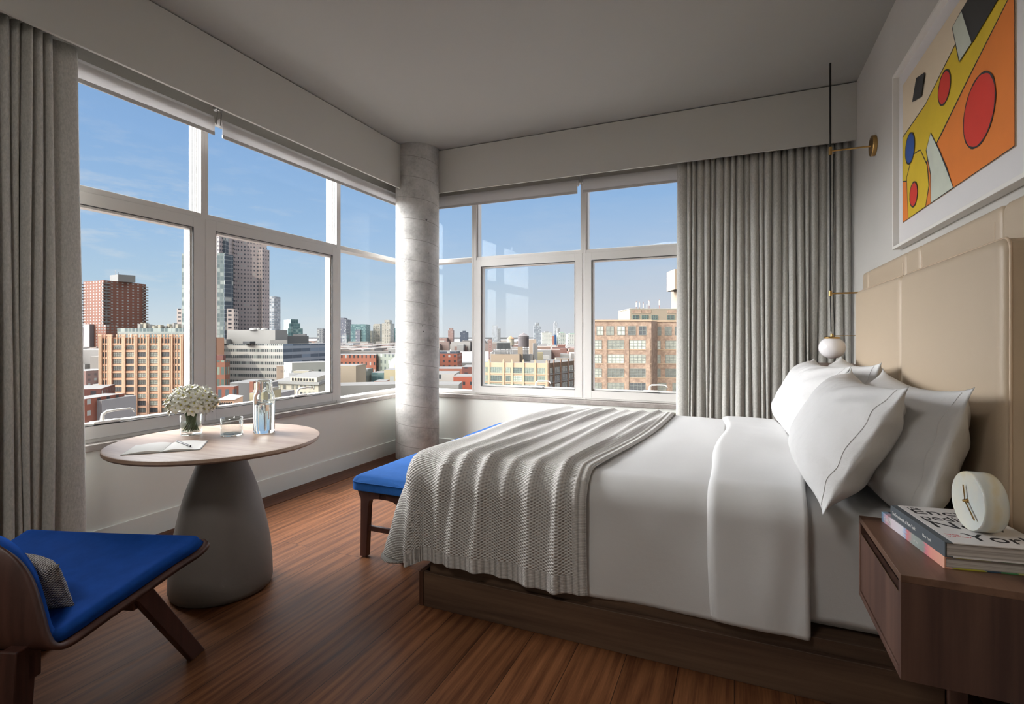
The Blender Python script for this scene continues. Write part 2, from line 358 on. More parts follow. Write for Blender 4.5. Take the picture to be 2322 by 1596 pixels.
def win_back(n, x0, x1, fixed=False, hx=None):
    w = sempty('window_%d' % n, ((x0 + x1) / 2, YI, .62)); e = .026; fr = MB()
    for a, b in ((x0, x0 + e), (x1 - e, x1)):
        fr.box((a, YI - .004, .62), (b, YG + .05, 2.84)); fr.box((a if a == x0 else a + .012 - e * 0, YI + .02, .62), (b + .012 if a == x0 else b, YG + .02, 2.84))
    fr.box((x0 + e, YI, 2.78), (x1 - e, YG + .05, 2.84)); fr.box((x0 + e, YI, 2.03), (x1 - e, YG + .05, 2.068)); fr.box((x0 + e, YI, .62), (x1 - e, YG + .05, .652))
    fr.box((x0 + e, YI + .03, 2.06), (x1 - e, YG + .02, 2.078))
    fr.build('window_frame', 'frame', w, bevel=.002)
    if not fixed:
        s0, s1, zt, zb, t = x0 + .008, x1 - .008, 2.038, .635, .075; y0, y1 = YI - .008, YI + .055; s = MB()
        s.box((s0, y0, zb), (s0 + t, y1, zt)).box((s1 - t, y0, zb), (s1, y1, zt)).box((s0 + t, y0, zt - t), (s1 - t, y1, zt)).box((s0 + t, y0, zb), (s1 - t, y1, zb + t))
        sa = s.build('sash', 'frame', w, bevel=.002); g = MB(); q = .004
        for a in (s0 + t, s1 - t): g.box((a - q / 2, y0 - .0012, zb + t), (a + q / 2, y0 + .012, zt - t))
        for z in (zb + t, zt - t): g.box((s0 + t, y0 - .0012, z - q / 2), (s1 - t, y0 + .012, z + q / 2))
        g.build('gasket', 'gasket', sa)
        b = MB(); y0 = YI + .012; t2 = t + .012
        b.box((s0 + t, y0, zb + t), (s0 + t2, YG, zt - t)).box((s1 - t2, y0, zb + t), (s1 - t, YG, zt - t)).box((s0 + t2, y0, zt - t2), (s1 - t2, YG, zt - t)).box((s0 + t2, y0, zb + t), (s1 - t2, YG, zb + t2))
        b.build('glazing_bead', 'frame', sa)
        MB().box((s0 + t, YG - .003, zb + t), (s1 - t, YG + .003, zt - t)).build('pane', 'pane', sa)
        if hx is not None:
            h = MB(); z = zb + t + .012; y = YI + .018
            h.box((hx - .075, y - .024, z - .006), (hx + .055, y + .02, z + .008))
            h.tube([(hx - .02, y, z), (hx - .018, y - .002, z + .042), (hx, y - .006, z + .058), (hx + .06, y - .012, z + .062), (hx + .12, y - .018, z + .062), (hx + .135, y - .022, z + .052), (hx + .142, y - .022, z + .038)], [.012, .0095, .008, .0065, .0055, .005, .005], 10)
            h.build('window_handle', 'white', w, smooth=40, bevel=.0015)
    else: MB().box((x0 + e, YG - .003, .652), (x1 - e, YG + .003, 2.03)).build('pane', 'pane', w)
    MB().box((x0 + e, YG - .003, 2.068), (x1 - e, YG + .003, 2.78)).build('pane', 'pane', w)
    return w
win_back(4, -3.36, -2.535, fixed=True); win_back(5, -2.535, -1.345, hx=-1.82); win_back(6, -1.345, XE, hx=-.70)
structure('trim_7', MB().box((-3.50, 4.88, .58), (-3.36, 5.0, 2.84)), 'frame')
# ---------------------------------------------------------------- column
col = MB().lathe([(.0, 0), (.219, 0)] + [(.219, .05 * i) for i in range(1, 63)] + [(.219, 3.139), (0, 3.139)], 96)
o = col.build('concrete_column', 'concrete', None, smooth=40); o.location = (-2.985, 4.487, 0)
tag(o, 'round cast concrete column with spiral seams standing in the room corner', 'column')
# closing boards behind the blinds
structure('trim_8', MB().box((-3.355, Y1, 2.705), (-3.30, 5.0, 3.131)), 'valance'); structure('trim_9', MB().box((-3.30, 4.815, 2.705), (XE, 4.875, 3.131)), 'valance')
# ---------------------------------------------------------------- roller blinds
M['hem'] = plain('blind hem fabric', (.50, .49, .48), .7)
def blind(label, axis, c, a0, a1):
    loc = (c, (a0 + a1) / 2, 2.75) if axis == 'y' else ((a0 + a1) / 2, c, 2.75)
    t = thing('roller_blind', label, 'blind', loc, 'white roller blinds rolled up under the valances')
    s = 1 if axis == 'y' else -1
    P = (lambda a, d, z: (c + d, a, z)) if axis == 'y' else (lambda a, d, z: (a, c - d, z))
    r = .030; MB().tube([P(a0, -r, 2.688), P(a1, -r, 2.688)], r, 20).build('roller_tube', 'blind', t, smooth=40)
    MB().grid(lambda u, v: P(a0 + (a1 - a0) * u, .001 * math.sin(v * 3) + .0015, 2.688 + (2.603 - 2.688) * v), 2, 6).build('blind_fabric', 'blind', t, solid=.0016)
    m = MB(); p, q = P(a0, -.003, 2.580), P(a1, .006, 2.604); m.box([min(p[i], q[i]) for i in range(3)], [max(p[i], q[i]) for i in range(3)]); m.build('hem_bar', 'hem', t, bevel=.002)
    return t
blind('white roller blind above the left window beside the curtain', 'y', -3.215, 1.05, 2.405)
blind('white roller blind above the left windows, running behind the concrete column', 'y', -3.215, 2.462, 4.86)
blind('white roller blind above the back window beside the concrete column', 'x', 4.735, -3.30, -1.362)
blind('white roller blind above the back window beside the grey curtain', 'x', 4.735, -1.308, .40)
def bracket(label, pt, axis):
    t = MB()
    for d in (-.014, .014):
        p = (pt[0], pt[1] + d, pt[2]) if axis == 'y' else (pt[0] + d, pt[1], pt[2])
        t.tube([(p[0], p[1], 2.80), (p[0] + (.012 if axis == 'y' else 0), p[1] - (0 if axis == 'y' else .012), 2.73), (p[0], p[1], 2.66)], .0035, 6)
    t.tube([(pt[0] - (.03 if axis == 'y' else 0), pt[1] + (0 if axis == 'y' else .03), 2.775), (pt[0] + (.01 if axis == 'y' else 0), pt[1] - (0 if axis == 'y' else .01), 2.775)], .02, 14)
    o = t.build('blind_bracket', 'chrome', None, smooth=40); tag(o, label, 'bracket', 'metal brackets between the roller blinds')
bracket('metal blind bracket in the gap above the left windows', (-3.215, 2.434, 2.775), 'y')
bracket('metal blind bracket in the gap above the back windows', (-1.335, 4.735, 2.775), 'x')
# ---------------------------------------------------------------- curtains
def curtain(name, label, pts_fn, n, nz, z0, z1):
    m = MB().grid(lambda u, v: pts_fn(u, v, z0 + (z1 - z0) * v), n, nz)
    o = m.build(name, 'curtain', None, smooth=180, solid=.003); return tag(o, label, 'curtain')
fl = [.30, .38, .455, .535, .60, .672, .742, .81, .872, .935, .99, 1.048, 1.10, 1.155, 1.21, 1.262, 1.312, 1.348, 1.386, 1.432, 1.475, 1.590]
def left_c(u, v, z):
    k = u * (len(fl) - 1); i = min(int(k), len(fl) - 2); f = k - i
    y = fl[i] + (fl[i + 1] - fl[i]) * f
    w = abs(math.sin(PI * f)) ** .62
    last = i == len(fl) - 2
    amp = (.045 + .012 * math.sin(i * 2.3)) * (.45 if last else 1) * (1 + .35 * (1 - v))
    d = amp * w + .010 * math.sin(i * 1.7 + v * 3.0) * (1 - v) + (.02 * (f - .5) if last else 0)
    y += .010 * math.sin(i * 1.3 + 2.2 * v) * (1 - v) + (.0 if not last else .02 * f * (1 - v))
    return (-3.165 + d + .012 * math.sin(3 * v + i), y, z)
curtain('curtain', 'full-length heather grey curtain beside the left windows, behind the blue lounge chair', left_c, 21 * 14, 30, .012, 2.73)
random.seed(11); fr = [-.455]
w0 = [.075, .035, .032, .062, .045, .034, .06, .05, .036, .055, .044, .06, .038, .052, .06, .042, .05, .056, .04, .05, .058, .044, .05, .05]
for w in w0: fr.append(fr[-1] + w)
sc = (.825 + .455) / (fr[-1] + .455); fr = [-.455 + (x + .455) * sc for x in fr]
amps = [random.uniform(.030, .055) for _ in fr]; ph = [random.uniform(0, 6.28) for _ in fr]; wd = [random.uniform(.3, 1) for _ in fr]
def right_c(u, v, z):
    k = u * (len(fr) - 1); i = min(int(k), len(fr) - 2); f = k - i
    def edge(j):
        e = fr[j]
        if 0 < j < len(fr) - 1: e += .020 * math.sin(ph[j] + (1 - v) * 2.4 * wd[j]) * (1 - v)
        elif j == 0: e += -.012 * (1 - v)
        return e
    x = edge(i) + (edge(i + 1) - edge(i)) * f
    d = amps[i] * abs(math.sin(PI * f)) ** .62 * (1 + .3 * (1 - v) * math.sin(ph[i]))
    if i == 0: d *= .8
    return (x, 4.70 - d - .008 * math.sin(ph[i] + 3 * v), z)
curtain('curtain', 'wide pleated heather grey curtain across the back window, behind the bed', right_c, 24 * 14, 30, .012, 2.73)
# ---------------------------------------------------------------- round table and what stands on it
TX, TY, TZ = -2.335, 1.775, .72
t = thing('pedestal_table', 'round oak-topped table on a dark tapered concrete pedestal', 'table', (TX, TY, 0))
MB().lathe([(0, TZ), (.455, TZ), (.462, TZ - .003), (.463, TZ - .016), (.458, TZ - .022)], 128, (TX, TY, 0)).build('tabletop', 'tabletop', t, smooth=40)
MB().lathe([(.459, TZ - .0215), (.452, TZ - .026), (.36, TZ - .043), (.30, TZ - .046), (0, TZ - .046)], 128, (TX, TY, 0)).build('bevelled_underside', 'tabledge', t, smooth=30)
prof = [(0, .001), (.205, .001), (.219, .008), (.226, .03), (.225, .08), (.222, .14), (.215, .21), (.205, .27), (.193, .33), (.178, .40), (.158, .475), (.136, .54), (.113, .60), (.098, .64), (.085, .672), (0, .673)]
MB().lathe(prof, 96, (TX + .03, TY - .01, 0)).build('pedestal', 'pedestal', t, smooth=60)
def glass_vessel(name, label, cat, c, r, h, wall, base, prof=None, waterh=None, gm='glass', wmt='water'):
    t = thing(name, label, cat, (c[0], c[1], TZ))
    p = prof or [(r, .0), (r, h)]
    out = [(0, .0)] + [(r - .003, 0)] + [(r, .003)] + [(a, b) for a, b in p[1:]]
    rin = [(max(a - wall, .001), b) for a, b in p[1:]][::-1]
    pr = out + [(out[-1][0] - wall / 2, out[-1][1] + wall * .45)] + rin + [(r - wall, base), (0, base)]
    MB().lathe(pr, 64, (c[0], c[1], TZ + .0004)).build('glass_body', gm, t, smooth=50)
    if waterh:
        MB().lathe([(0, base + .0006), (r - wall - .0006, base + .0006), (r - wall - .0006, waterh), (0, waterh)], 64, (c[0], c[1], TZ)).build('water', wmt, t, smooth=50)
    return t
VX, VY = -2.58, 1.80
glass_vessel('glass_vase', 'short clear glass vase holding the white flowers', 'vase', (VX, VY), .050, .098, .004, .016, waterh=.066, gm='thin', wmt='thinwater')
tum = glass_vessel('tumbler', 'empty clear glass tumbler between vase and carafe', 'glass', (-2.368, 1.868), .052, .088, .003, .0095, gm='thin')
cr = .052
MB().lathe([(0, .0006), (.049, .0006), (.050, .003), (.0492, .0075), (0, .0085)], 48, (-2.368, 1.868, TZ)).build('thick_base', 'glass', tum, smooth=50)
glass_vessel('carafe', 'tall clear glass carafe half full of water', 'carafe', (-2.275, 1.985), cr, .255, .0035, .016,
             prof=[(cr, 0), (cr, .180), (.051, .192), (.0475, .205), (.043, .216), (.0405, .226), (.0395, .268), (.041, .272)], waterh=.150)
b = thing('flower_bouquet', 'dense round bunch of white star-shaped flowers with crossed green stems', 'flowers', (VX, VY, TZ + .02))
random.seed(5)
def flower_mesh():
    m = MB()
    for k in range(6):
        a = k * PI / 3; ca, sa = math.cos(a), math.sin(a); L = .0155
        def P(u, v, ca=ca, sa=sa):
            r = .0015 + L * u; w = .0062 * math.sin(PI * min(1, u * .93 + .07)) ** .7 * (v - .5) * 2 * (1 if u < .99 else .2)
            z = .004 * u + .003 * u * u - .0012 * (v - .5) ** 2 * 8
            return (ca * r - sa * w, sa * r + ca * w, z)
        m.grid(P, 5, 2)
    m.lathe([(0, .0055), (.0022, .0052), (.003, .003), (.0026, 0)], 8, mi=1)
    m.tube([(0, 0, 0), (0, 0, -.02)], .0014, 5, mi=2, cap=False)
    return m
fl0 = flower_mesh().mesh('flower_head')
for mm in ('petal', 'stamen', 'stem'): fl0.materials.append(M[mm])
for p in fl0.polygons: p.use_smooth = True
N = 99; fc = Vector((VX + .005, VY, TZ + .165))
for k in range(N):
    zz = 1 - 1.5 * (k + .5) / N; ang = k * 2.39996; rr = math.sqrt(max(0, 1 - zz * zz)); jit = random.uniform(.86, 1.03)
    n = Vector((rr * math.cos(ang), rr * math.sin(ang), zz)); p = fc + Vector((n.x * .112, n.y * .112, n.z * .085)) * jit
    d = Vector((n.x * 1.0, n.y * 1.0, n.z * 1.1 + .15)) + Vector([random.uniform(-.25, .25) for _ in range(3)]); d.normalize()
    o = bpy.data.objects.new('flower_head', fl0); C.objects.link(o); sc_ = random.uniform(1.35, 1.75)
    o.matrix_basis = Matrix.Translation(p) @ d.to_track_quat('Z', 'Y').to_matrix().to_4x4() @ Matrix.Rotation(random.uniform(0, 6), 4, 'Z') @ Matrix.Scale(sc_, 4)
    o.parent = b; o.matrix_parent_inverse = b.matrix_basis.inverted()
for k in range(26):
    a = k * 2 * PI / 26; r0 = .036 * (.55 + .45 * ((k * 7) % 5) / 4); tw = 1.9
    m = MB().tube([(VX + r0 * math.cos(a), VY + r0 * math.sin(a), TZ + .021), (VX + .020 * math.cos(a + tw * .55), VY + .020 * math.sin(a + tw * .55), TZ + .07),
                   (VX + .026 * math.cos(a + tw), VY + .026 * math.sin(a + tw), TZ + .108), (VX + .055 * math.cos(a + tw * 1.2), VY + .055 * math.sin(a + tw * 1.2), TZ + .145)], .0030, 7)
    m.build('stem', 'stem', b, smooth=60)
M['pagesgrey'] = plain('grey card cover', (.42, .42, .42), .7)
# open notebook and pencil
nb = thing('notebook', 'open blank notebook lying on the round table', 'notebook', (-2.28, 1.60, TZ))
W = Vector((.703, .711, 0)); Dn = Vector((-.711, .703, 0)); sp = Vector((-2.285, 1.46, TZ + .0005))
def page(side, L=.142, Dp=.205):
    def P(u, v):
        a = side * (.001 + L * u); z = .0028 + .0085 * math.sin(PI * min(1, u * 1.15)) ** .8 * (1 - .55 * u) + .001
        return sp + W * a + Dn * (Dp * v) + Vector((0, 0, z))
    m = MB(); m.grid(P, 16, 4, flip=side < 0); n0 = len(m.v)
    m.grid(lambda u, v: sp + W * (side * (.001 + L * u)) + Dn * (Dp * v) + Vector((0, 0, .003)), 16, 4, flip=side > 0)
    for e in (0, 1):
        m.grid(lambda u, v: (P(u, e) * (1 - v) + (sp + W * (side * (.001 + L * u)) + Dn * (Dp * e) + Vector((0, 0, .003))) * v), 16, 1, flip=(side > 0) == (e == 1))
    m.grid(lambda u, v: P(1, u) * (1 - v) + (sp + W * (side * (.001 + L)) + Dn * (Dp * u) + Vector((0, 0, .003))) * v, 4, 1)
    return m
page(1).build('page_block', 'paper', nb, smooth=40); page(-1).build('page_block', 'paper', nb, smooth=40)
cv = MB(); R3 = Matrix(((W.x, Dn.x, 0, sp.x), (W.y, Dn.y, 0, sp.y), (0, 0, 1, sp.z), (0, 0, 0, 1)))
cv.box((-.147, -.003, 0), (.147, .208, .0024), mat=R3).build('cover', 'pagesgrey', nb, bevel=.001)
pe = thing('pencil', 'dark pencil lying across the open notebook', 'pencil', (-2.35, 1.58, TZ + .014))
p0, p1 = Vector((-2.415, 1.610, TZ + .0145)), Vector((-2.237, 1.558, TZ + .0135)); dd = (p1 - p0).normalized()
MB().tube([p0 + dd * .015, p1], .0038, 6).build('barrel', 'pencil', pe); MB().tube([p0, p0 + dd * .015], [.0006, .0038], 8).build('tip', 'tabledge', pe)
MB().tube([p1 - dd * .018, p1 - dd * .006], .0041, 10).build('ferrule', 'chrome', pe)
# ---------------------------------------------------------------- lounge chair
CC = Vector((-2.175, 1.20, 0)); FW = Vector((-.308, .951, 0)); RT = Vector((.951, .308, 0))
prof_c = [(.035, .452, .36), (.020, .440, .383), (-.03, .425, .385), (-.12, .412, .37), (-.25, .388, .350), (-.36, .368, .332), (-.43, .355, .322), (-.475, .352, .316), (-.505, .366, .310), (-.522, .395, .300), (-.532, .44, .285), (-.540, .50, .262), (-.548, .56, .232), (-.556, .61, .190), (-.562, .645, .135), (-.566, .665, .06)]
def cr_interp(P, t):
    k = t * (len(P) - 1); i = min(int(k), len(P) - 2); f = k - i
    a, b_, c, d = P[max(i - 1, 0)], P[i], P[i + 1], P[min(i + 2, len(P) - 1)]
    return [.5 * ((2 * b_[j]) + (-a[j] + c[j]) * f + (2 * a[j] - 5 * b_[j] + 4 * c[j] - d[j]) * f * f + (-a[j] + 3 * b_[j] - 3 * c[j] + d[j]) * f ** 3) for j in range(len(b_))]
def shellpt(s, t, inset=0, off=0):
    al, z, hw = cr_interp(prof_c, t); a2, z2, _ = cr_interp(prof_c, min(1, t + .01)); a1, z1, _ = cr_interp(prof_c, max(0, t - .01))
    tn = Vector((a2 - a1, z2 - z1)).normalized(); nrm = Vector((-tn.y, tn.x))  # in (along, z)
    if nrm.y < 0 and t < .4: nrm = -nrm
    n3 = Vector((tn.y, -tn.x)); 
    x = s * (hw - inset)
    dish = -.012 * (1 - s * s) * smoothstep(0, .2, t) * (1 - smoothstep(.45, .7, t))
    wrap = .05 * s * s * smoothstep(.5, .9, t)
    al2 = al + n3.x * off + wrap; z2_ = z + n3.y * off + dish
    return CC + RT * x + FW * al2 + Vector((0, 0, z2_))
ch = thing('lounge_chair', 'low bent plywood lounge chair upholstered in royal blue velvet', 'chair', (CC.x, CC.y, 0))
MB().grid(lambda u, v: shellpt(-1 + 2 * u, v), 40, 90).build('plywood_shell', 'ply', ch, smooth=180, solid=.016)
TH_C = .034
def cush(u, v, side):
    s = -1 + 2 * u; t = .035 + .945 * v; e = min(1, (1 - abs(s)) / .07) ; e2 = min(1, v / .04, (1 - v) / .05); k = (max(0, e) * max(0, e2)); k = math.sqrt(max(0, 1 - (1 - k) ** 2))
    o_ = .010 + (TH_C * k if side else 0)
    return shellpt(s, t, .020, o_)
MB().grid(lambda u, v: cush(u, v, 1), 48, 90).grid(lambda u, v: cush(u, v, 0), 48, 90, flip=True).build('cushion', 'velvet', ch, smooth=180, weld=True)
def cpt(lat, al, z): return CC + RT * lat + FW * al + Vector((0, 0, z))
def leg(lat0, al0, z0, lat1, al1, w=.078, th=.026, mb=None):
    m = MB(); b = 0
    for (la, al, z) in ((lat0, al0, z0), (lat1, al1, 0.0)):
        for da, dl in ((-w / 2, -th / 2), (w / 2, -th / 2), (w / 2, th / 2), (-w / 2, th / 2)): m.v.append(tuple(cpt(la + dl, al + da * (1 if z else .92), z)))
    for q in ((3, 2, 1, 0), (4, 5, 6, 7), (0, 1, 5, 4), (1, 2, 6, 5), (2, 3, 7, 6), (3, 0, 4, 7)): m.face(q)
    return m
for sgn in (1, -1):
    leg(.325 * sgn, -.235, .385, .305 * sgn, .055).build('leg', 'benchwood', ch, bevel=.004)
    leg(.215 * sgn, -.520, .370, .215 * sgn, -.545, .06, .05).build('leg', 'benchwood', ch, bevel=.004)
m = MB(); m.box((-.24, -.02, .27), (.24, .02, .345), mat=Matrix(((RT.x, FW.x, 0, CC.x + FW.x * -.50), (RT.y, FW.y, 0, CC.y + FW.y * -.50), (0, 0, 1, 0), (0, 0, 0, 1)))); m.build('cross_rail', 'benchwood', ch, bevel=.004)
m = MB(); m.box((-.32, -.02, .33), (.32, .02, .385), mat=Matrix(((RT.x, FW.x, 0, CC.x + FW.x * -.235), (RT.y, FW.y, 0, CC.y + FW.y * -.235), (0, 0, 1, 0), (0, 0, 0, 1)))); m.build('cross_rail', 'benchwood', ch, bevel=.004)
def pillow_mesh(W_, H_, T_, pinch=.06, nu=56, nv=40, seed=0, wr=.006, sag=0.0, corner=.02):
    def P(u, v, side):
        s, t = -1 + 2 * u, -1 + 2 * v
        s = math.copysign(abs(s) ** .85, s); t = math.copysign(abs(t) ** .85, t)
        x = s * W_ / 2 * (1 - pinch * (1 - t * t) * s * s) ; y = t * H_ / 2 * (1 - pinch * 1.15 * (1 - s * s) * t * t)
        ks, kt = max(0, 1 - abs(s) ** 3), max(0, 1 - abs(t) ** 4); k = ks * kt; h = T_ / 2 * (ks ** .80) * (kt ** .55) * (1 - .12 * s * s - .1 * t * t)
        edge = max(abs(s), abs(t)); q = mnoise.noise(Vector((x * 9 + seed, y * 9, side * 3))) * wr * (k ** .3)
        rad = math.sin((math.atan2(t * H_, s * W_)) * 22 + seed + 3 * mnoise.noise(Vector((x * 5, y * 5, seed)))) * wr * .8 * smoothstep(.40, .85, math.hypot(s, t) / 1.3) * (k ** .35) + mnoise.noise(Vector((x * 3.1 + seed * 2, y * 3.1, side * 5))) * wr * .8 * (k ** .4)
        z = side * (h + (q + rad if k > 0 else 0))
        y -= sag * (1 - s * s) * max(0, t)
        x += math.copysign(corner, s) * (abs(s) * abs(t)) ** 10; y += math.copysign(corner, t) * (abs(s) * abs(t)) ** 10
        return (x, y, z)
    m = MB(); m.grid(lambda u, v: P(u, v, 1), nu, nv); m.grid(lambda u, v: P(u, v, -1), nu, nv, flip=True); m.P = P; return m
def orient(center, xd, yd):
    x = Vector(xd).normalized(); y = Vector(yd); y = (y - x * y.dot(x)).normalized(); z = x.cross(y)
    return Matrix.Translation(center) @ Matrix((x, y, z)).transposed().to_4x4()
sm = pillow_mesh(.36, .17, .12, .05, 40, 24, 3, .002, corner=.008)
o = sm.build('lumbar_cushion', 'tweed', None, smooth=180, weld=True); o.matrix_basis = orient(cpt(.055, -.400, .490), RT - Vector((0, 0, .08)), Vector((0, 0, 1)) - FW * .42)
tag(o, 'small grey knitted lumbar cushion resting in the blue lounge chair', 'cushion')
# ---------------------------------------------------------------- bed
BX0, BX1, BY0, BY1 = -1.31, .66, 2.00, 3.96
bed = thing('bed', 'king-size bed on a low walnut platform made up in white linen', 'bed', ((BX0 + BX1) / 2, (BY0 + BY1) / 2, 0))
MB().box((BX0 + .012, BY0, 0), (.60, BY0 + .02, .155)).box((BX0 + .012, BY1 - .02, 0), (.60, BY1, .155)).box((.58, BY0 + .02, 0), (.60, BY1 - .02, .155)).build('side_panel', 'dwoodx', bed, bevel=.002)
MB().box((BX0 - .012, BY0, 0), (BX0 + .010, BY1, .155)).build('foot_panel', 'dwood', bed, bevel=.002)
MB().box((BX0 + .03, BY0 + .028, .12), (.62, BY1 - .028, .198)).build('platform', 'dwoodx', bed, bevel=.002)
MB().box((.604, BY0 - .02, 0), (.650, BY1 + .02, .150)).build('rear_plinth', 'nwood', bed, bevel=.003)
ZT = .655
def drape(x0, x1, y0, y1, ztop, R, fn=None):
    """flat cloth coordinates (a, b) to a cloth that lies on a block and falls over its rounded edges"""
    def P(a, b):
        ox = max(0, x0 + R - a) - max(0, a - (x1 - R)); oy = max(0, y0 + R - b) - max(0, b - (y1 - R))
        L = math.hypot(ox, oy); cx_, cy_ = min(max(a, x0 + R), x1 - R), min(max(b, y0 + R), y1 - R)
        if L < 1e-9: pos = Vector((cx_, cy_, ztop)); n = Vector((0, 0, 1)); return pos, n, 0, Vector((0, 0, 0))
        dx, dy = -ox / L, -oy / L; q = R * PI / 2
        if L < q: th = L / R; r = R * math.sin(th); z = ztop - R * (1 - math.cos(th)); n = Vector((dx * math.sin(th), dy * math.sin(th), math.cos(th)))
        else: r = R; z = ztop - R - (L - q); n = Vector((dx, dy, 0))
        return Vector((cx_ + dx * r, cy_ + dy * r, z)), n, L, Vector((dx, dy, 0))
    return P
mt = drape(BX0 + .06, BX1, 2.075, 3.885, .625, .07)
def sheet(u, v):
    a = -.10 + (BX1 - .005 + .10) * u; b = 2.075 - .36 + (1.81 + .72) * v; p, n, L, d = mt(min(a, BX1 - .071), b)
    p.x = a; w = .004 * math.sin(a * 31) * smoothstep(.1, .4, L); return p + d * w
MB().grid(sheet, 40, 140).build('fitted_sheet', 'linen', bed, smooth=180, solid=.004)
MB().box((BX0 + .07, 2.09, .198), (BX1, 3.87, .612)).build('mattress', 'linen', bed, bevel=.05, seg=5)
dv = drape(BX0 - .085, 3.0, 2.035, 3.925, ZT, .10)
def lump(a, b, s=1.0): return s * (.010 * mnoise.noise(Vector((a * 2.3, b * 1.7, .3))) + .004 * mnoise.noise(Vector((a * 7, b * 5, 2))))
def duvet(u, v):
    x0, x1 = BX0 - .30, -.045; a = x0 + (x1 - x0) * u; lo = 2.135 - (.157 + .365); hi = 3.825 + (.157 + .365); b = lo + (hi - lo) * v
    p, n, L, d = dv(a, b); k = smoothstep(.16, .5, L)
    zl = .19 + .075 * (1 - smoothstep(-.75, -.60, a))
    if p.z < zl: p.z = zl + .003 * math.sin(a * 40)
    return p + n * lump(a, b) + d * (k * (.012 + .008 * math.sin(a * 9 + 1)))
du = thing('duvet', 'smooth white duvet covering the bed, with its top edge folded back', 'duvet', (-.6, 3, ZT))
MB().grid(duvet, 110, 170).build('duvet_cover', 'linen', du, smooth=180, solid=.012)
dv2 = drape(-9, 9, 2.025, 3.935, ZT + .012, .105)
def fold(u, v):
    lo = 2.13 - (.165 + .362); hi = 3.83 + (.165 + .362); b = lo + (hi - lo) * v; s_ = v if v < .5 else 1 - v
    xl = -.078 + .030 * math.sin(b * 1.9 + .7) * smoothstep(.0, .4, s_) + .010 * math.sin(b * 6); xr = .245 + .012 * math.sin(b * 1.3 + 1.8) + .040 * smoothstep(.16, .34, s_)
    a = xl + (xr - xl) * u; p, n, L, d = dv2(a, b); k = smoothstep(.16, .5, L); e = min(u / .10, (1 - u) / .04, 1); rd = math.sqrt(max(0, 1 - (1 - e) ** 2))
    if p.z < .192: p.z = .192 + .006 * mnoise.noise(Vector((a * 20, b, 0)))
    wr = .006 * math.sin((a * 30 + mnoise.noise(Vector((a * 4, b * 2, 1))) * 3)) * smoothstep(.0, .3, L) * smoothstep(.3, .9, u)
    return p + n * (-.014 + .026 * rd + lump(a, b, .8) + wr * .6) + d * (k * (.012 + .008 * math.sin(a * 9 + 1)))
MB().grid(fold, 60, 190).build('turned_down_edge', 'linen', du, smooth=180, solid=.006)
# ---------------------------------------------------------------- knitted throw
TA0, TA1 = BX0 - .105 - .40, -.50
tdr = drape(BX0 - .115, 3.0, 2.012, 3.948, ZT + .014, .125)
ridges = [(-1.40, .05, .028, 1.4), (-1.22, .028, .030, 2.1), (-1.13, .030, .022, .9), (-1.02, .024, .030, 1.2), (-.90, .022, .016, .3), (-.80, .028, .026, 1.7), (-.665, .022, .030, .6), (-.60, .030, .018, 2.4)]
def throw(u, v):
    b0 = 2.127 - (.18 + .352); b1 = 3.833 + (.18 + .30); b = b0 + (b1 - b0) * v; tt = max(0, (b - 2.12) / 1.75)
    sh = .14 * tt; xr = TA1 - .02 + .13 * tt + .02 * math.sin(b * 2.4)
    a = TA0 + sh * .3 + (xr - TA0 - sh * .3) * u
    p, n, L, d = tdr(a, b)
    cap_ = .535 + .015 * math.sin(a * 7)
    if L > cap_: p.z += (L - cap_) * .9
    h = .010 * mnoise.noise(Vector((a * 5, b * 1.2, 4))) + .004
    for i, (c, w, am, ph_) in enumerate(ridges):
        cc = c + .20 * tt * (1 - .25 * i / 8) + .018 * math.sin(b * 3.1 + ph_) + .05 * (i - 3.5) / 8 * smoothstep(.1, .5, L)
        env = (.42 + .58 * math.sin(b * 1.8 + ph_) ** 2) * (1 - .35 * smoothstep(1.2, 1.9, b - 2)) 
        if L > .1: env = .75 + .25 * env
        env *= 1 - .35 * smoothstep(.1, .42, L) * (i % 2)
        h += am * env * math.exp(-((a - cc) / w) ** 2)
    fl_ = smoothstep(.12, .5, L) * (.022 + .016 * math.sin(a * 17 + 1) + (.10 if d.x < -.2 else 0) * abs(d.x))
    if L > 0 and d.x < -.1 and d.y < -.1: h += .02 * math.sin(math.atan2(d.y, d.x) * 7) * smoothstep(.1, .45, L)
    q = p + n * h + d * fl_
    return q
def thuv(u, v): return ((u * .93), v * 2.74)
o = MB().grid(throw, 230, 420, uvfn=thuv).build('throw_blanket', 'knit', None, smooth=180, solid=.009)
tag(o, 'chunky grey knitted throw draped in folds over the foot of the bed', 'blanket')
# ---------------------------------------------------------------- pillows
def pillow(label, c, xd, yd, seed, W_=.985, H_=.455, T_=.27):
    t = thing('pillow', label, 'pillow', c, 'white pillows at the head of the bed'); Mx = orient(c, xd, yd)
    m = pillow_mesh(W_, H_, T_, .045, 90, 60, seed, .010, sag=.022, corner=.013)
    m.v = [tuple(Mx @ Vector(p)) for p in m.v]; m.build('pillowcase', 'linen2', t, smooth=180, weld=True)
    # stitched hem line of the pillowcase opening, on the side towards the room
    s0 = .93; u0 = (1 + s0 ** (1 / .85)) / 2; pts = [Mx @ (Vector(m.P(u0, .03 + .94 * k / 60, 1)) + Vector((0, 0, .0008))) for k in range(61)]
    MB().tube(pts, .0016, 5).build('hem_seam', 'linen2', t, smooth=60)
    return t
UPF = Vector((.47, 0, .88)); UPB = Vector((.26, 0, .965))
pillow('white pillow propped in the back row by the far end of the headboard', (.575, 3.42, .872), (0, -1, 0), UPB, 4)
pillow('white pillow propped in the back row nearest the nightstand with the books', (.575, 2.40, .845), (0, -1, 0), UPB, 9)
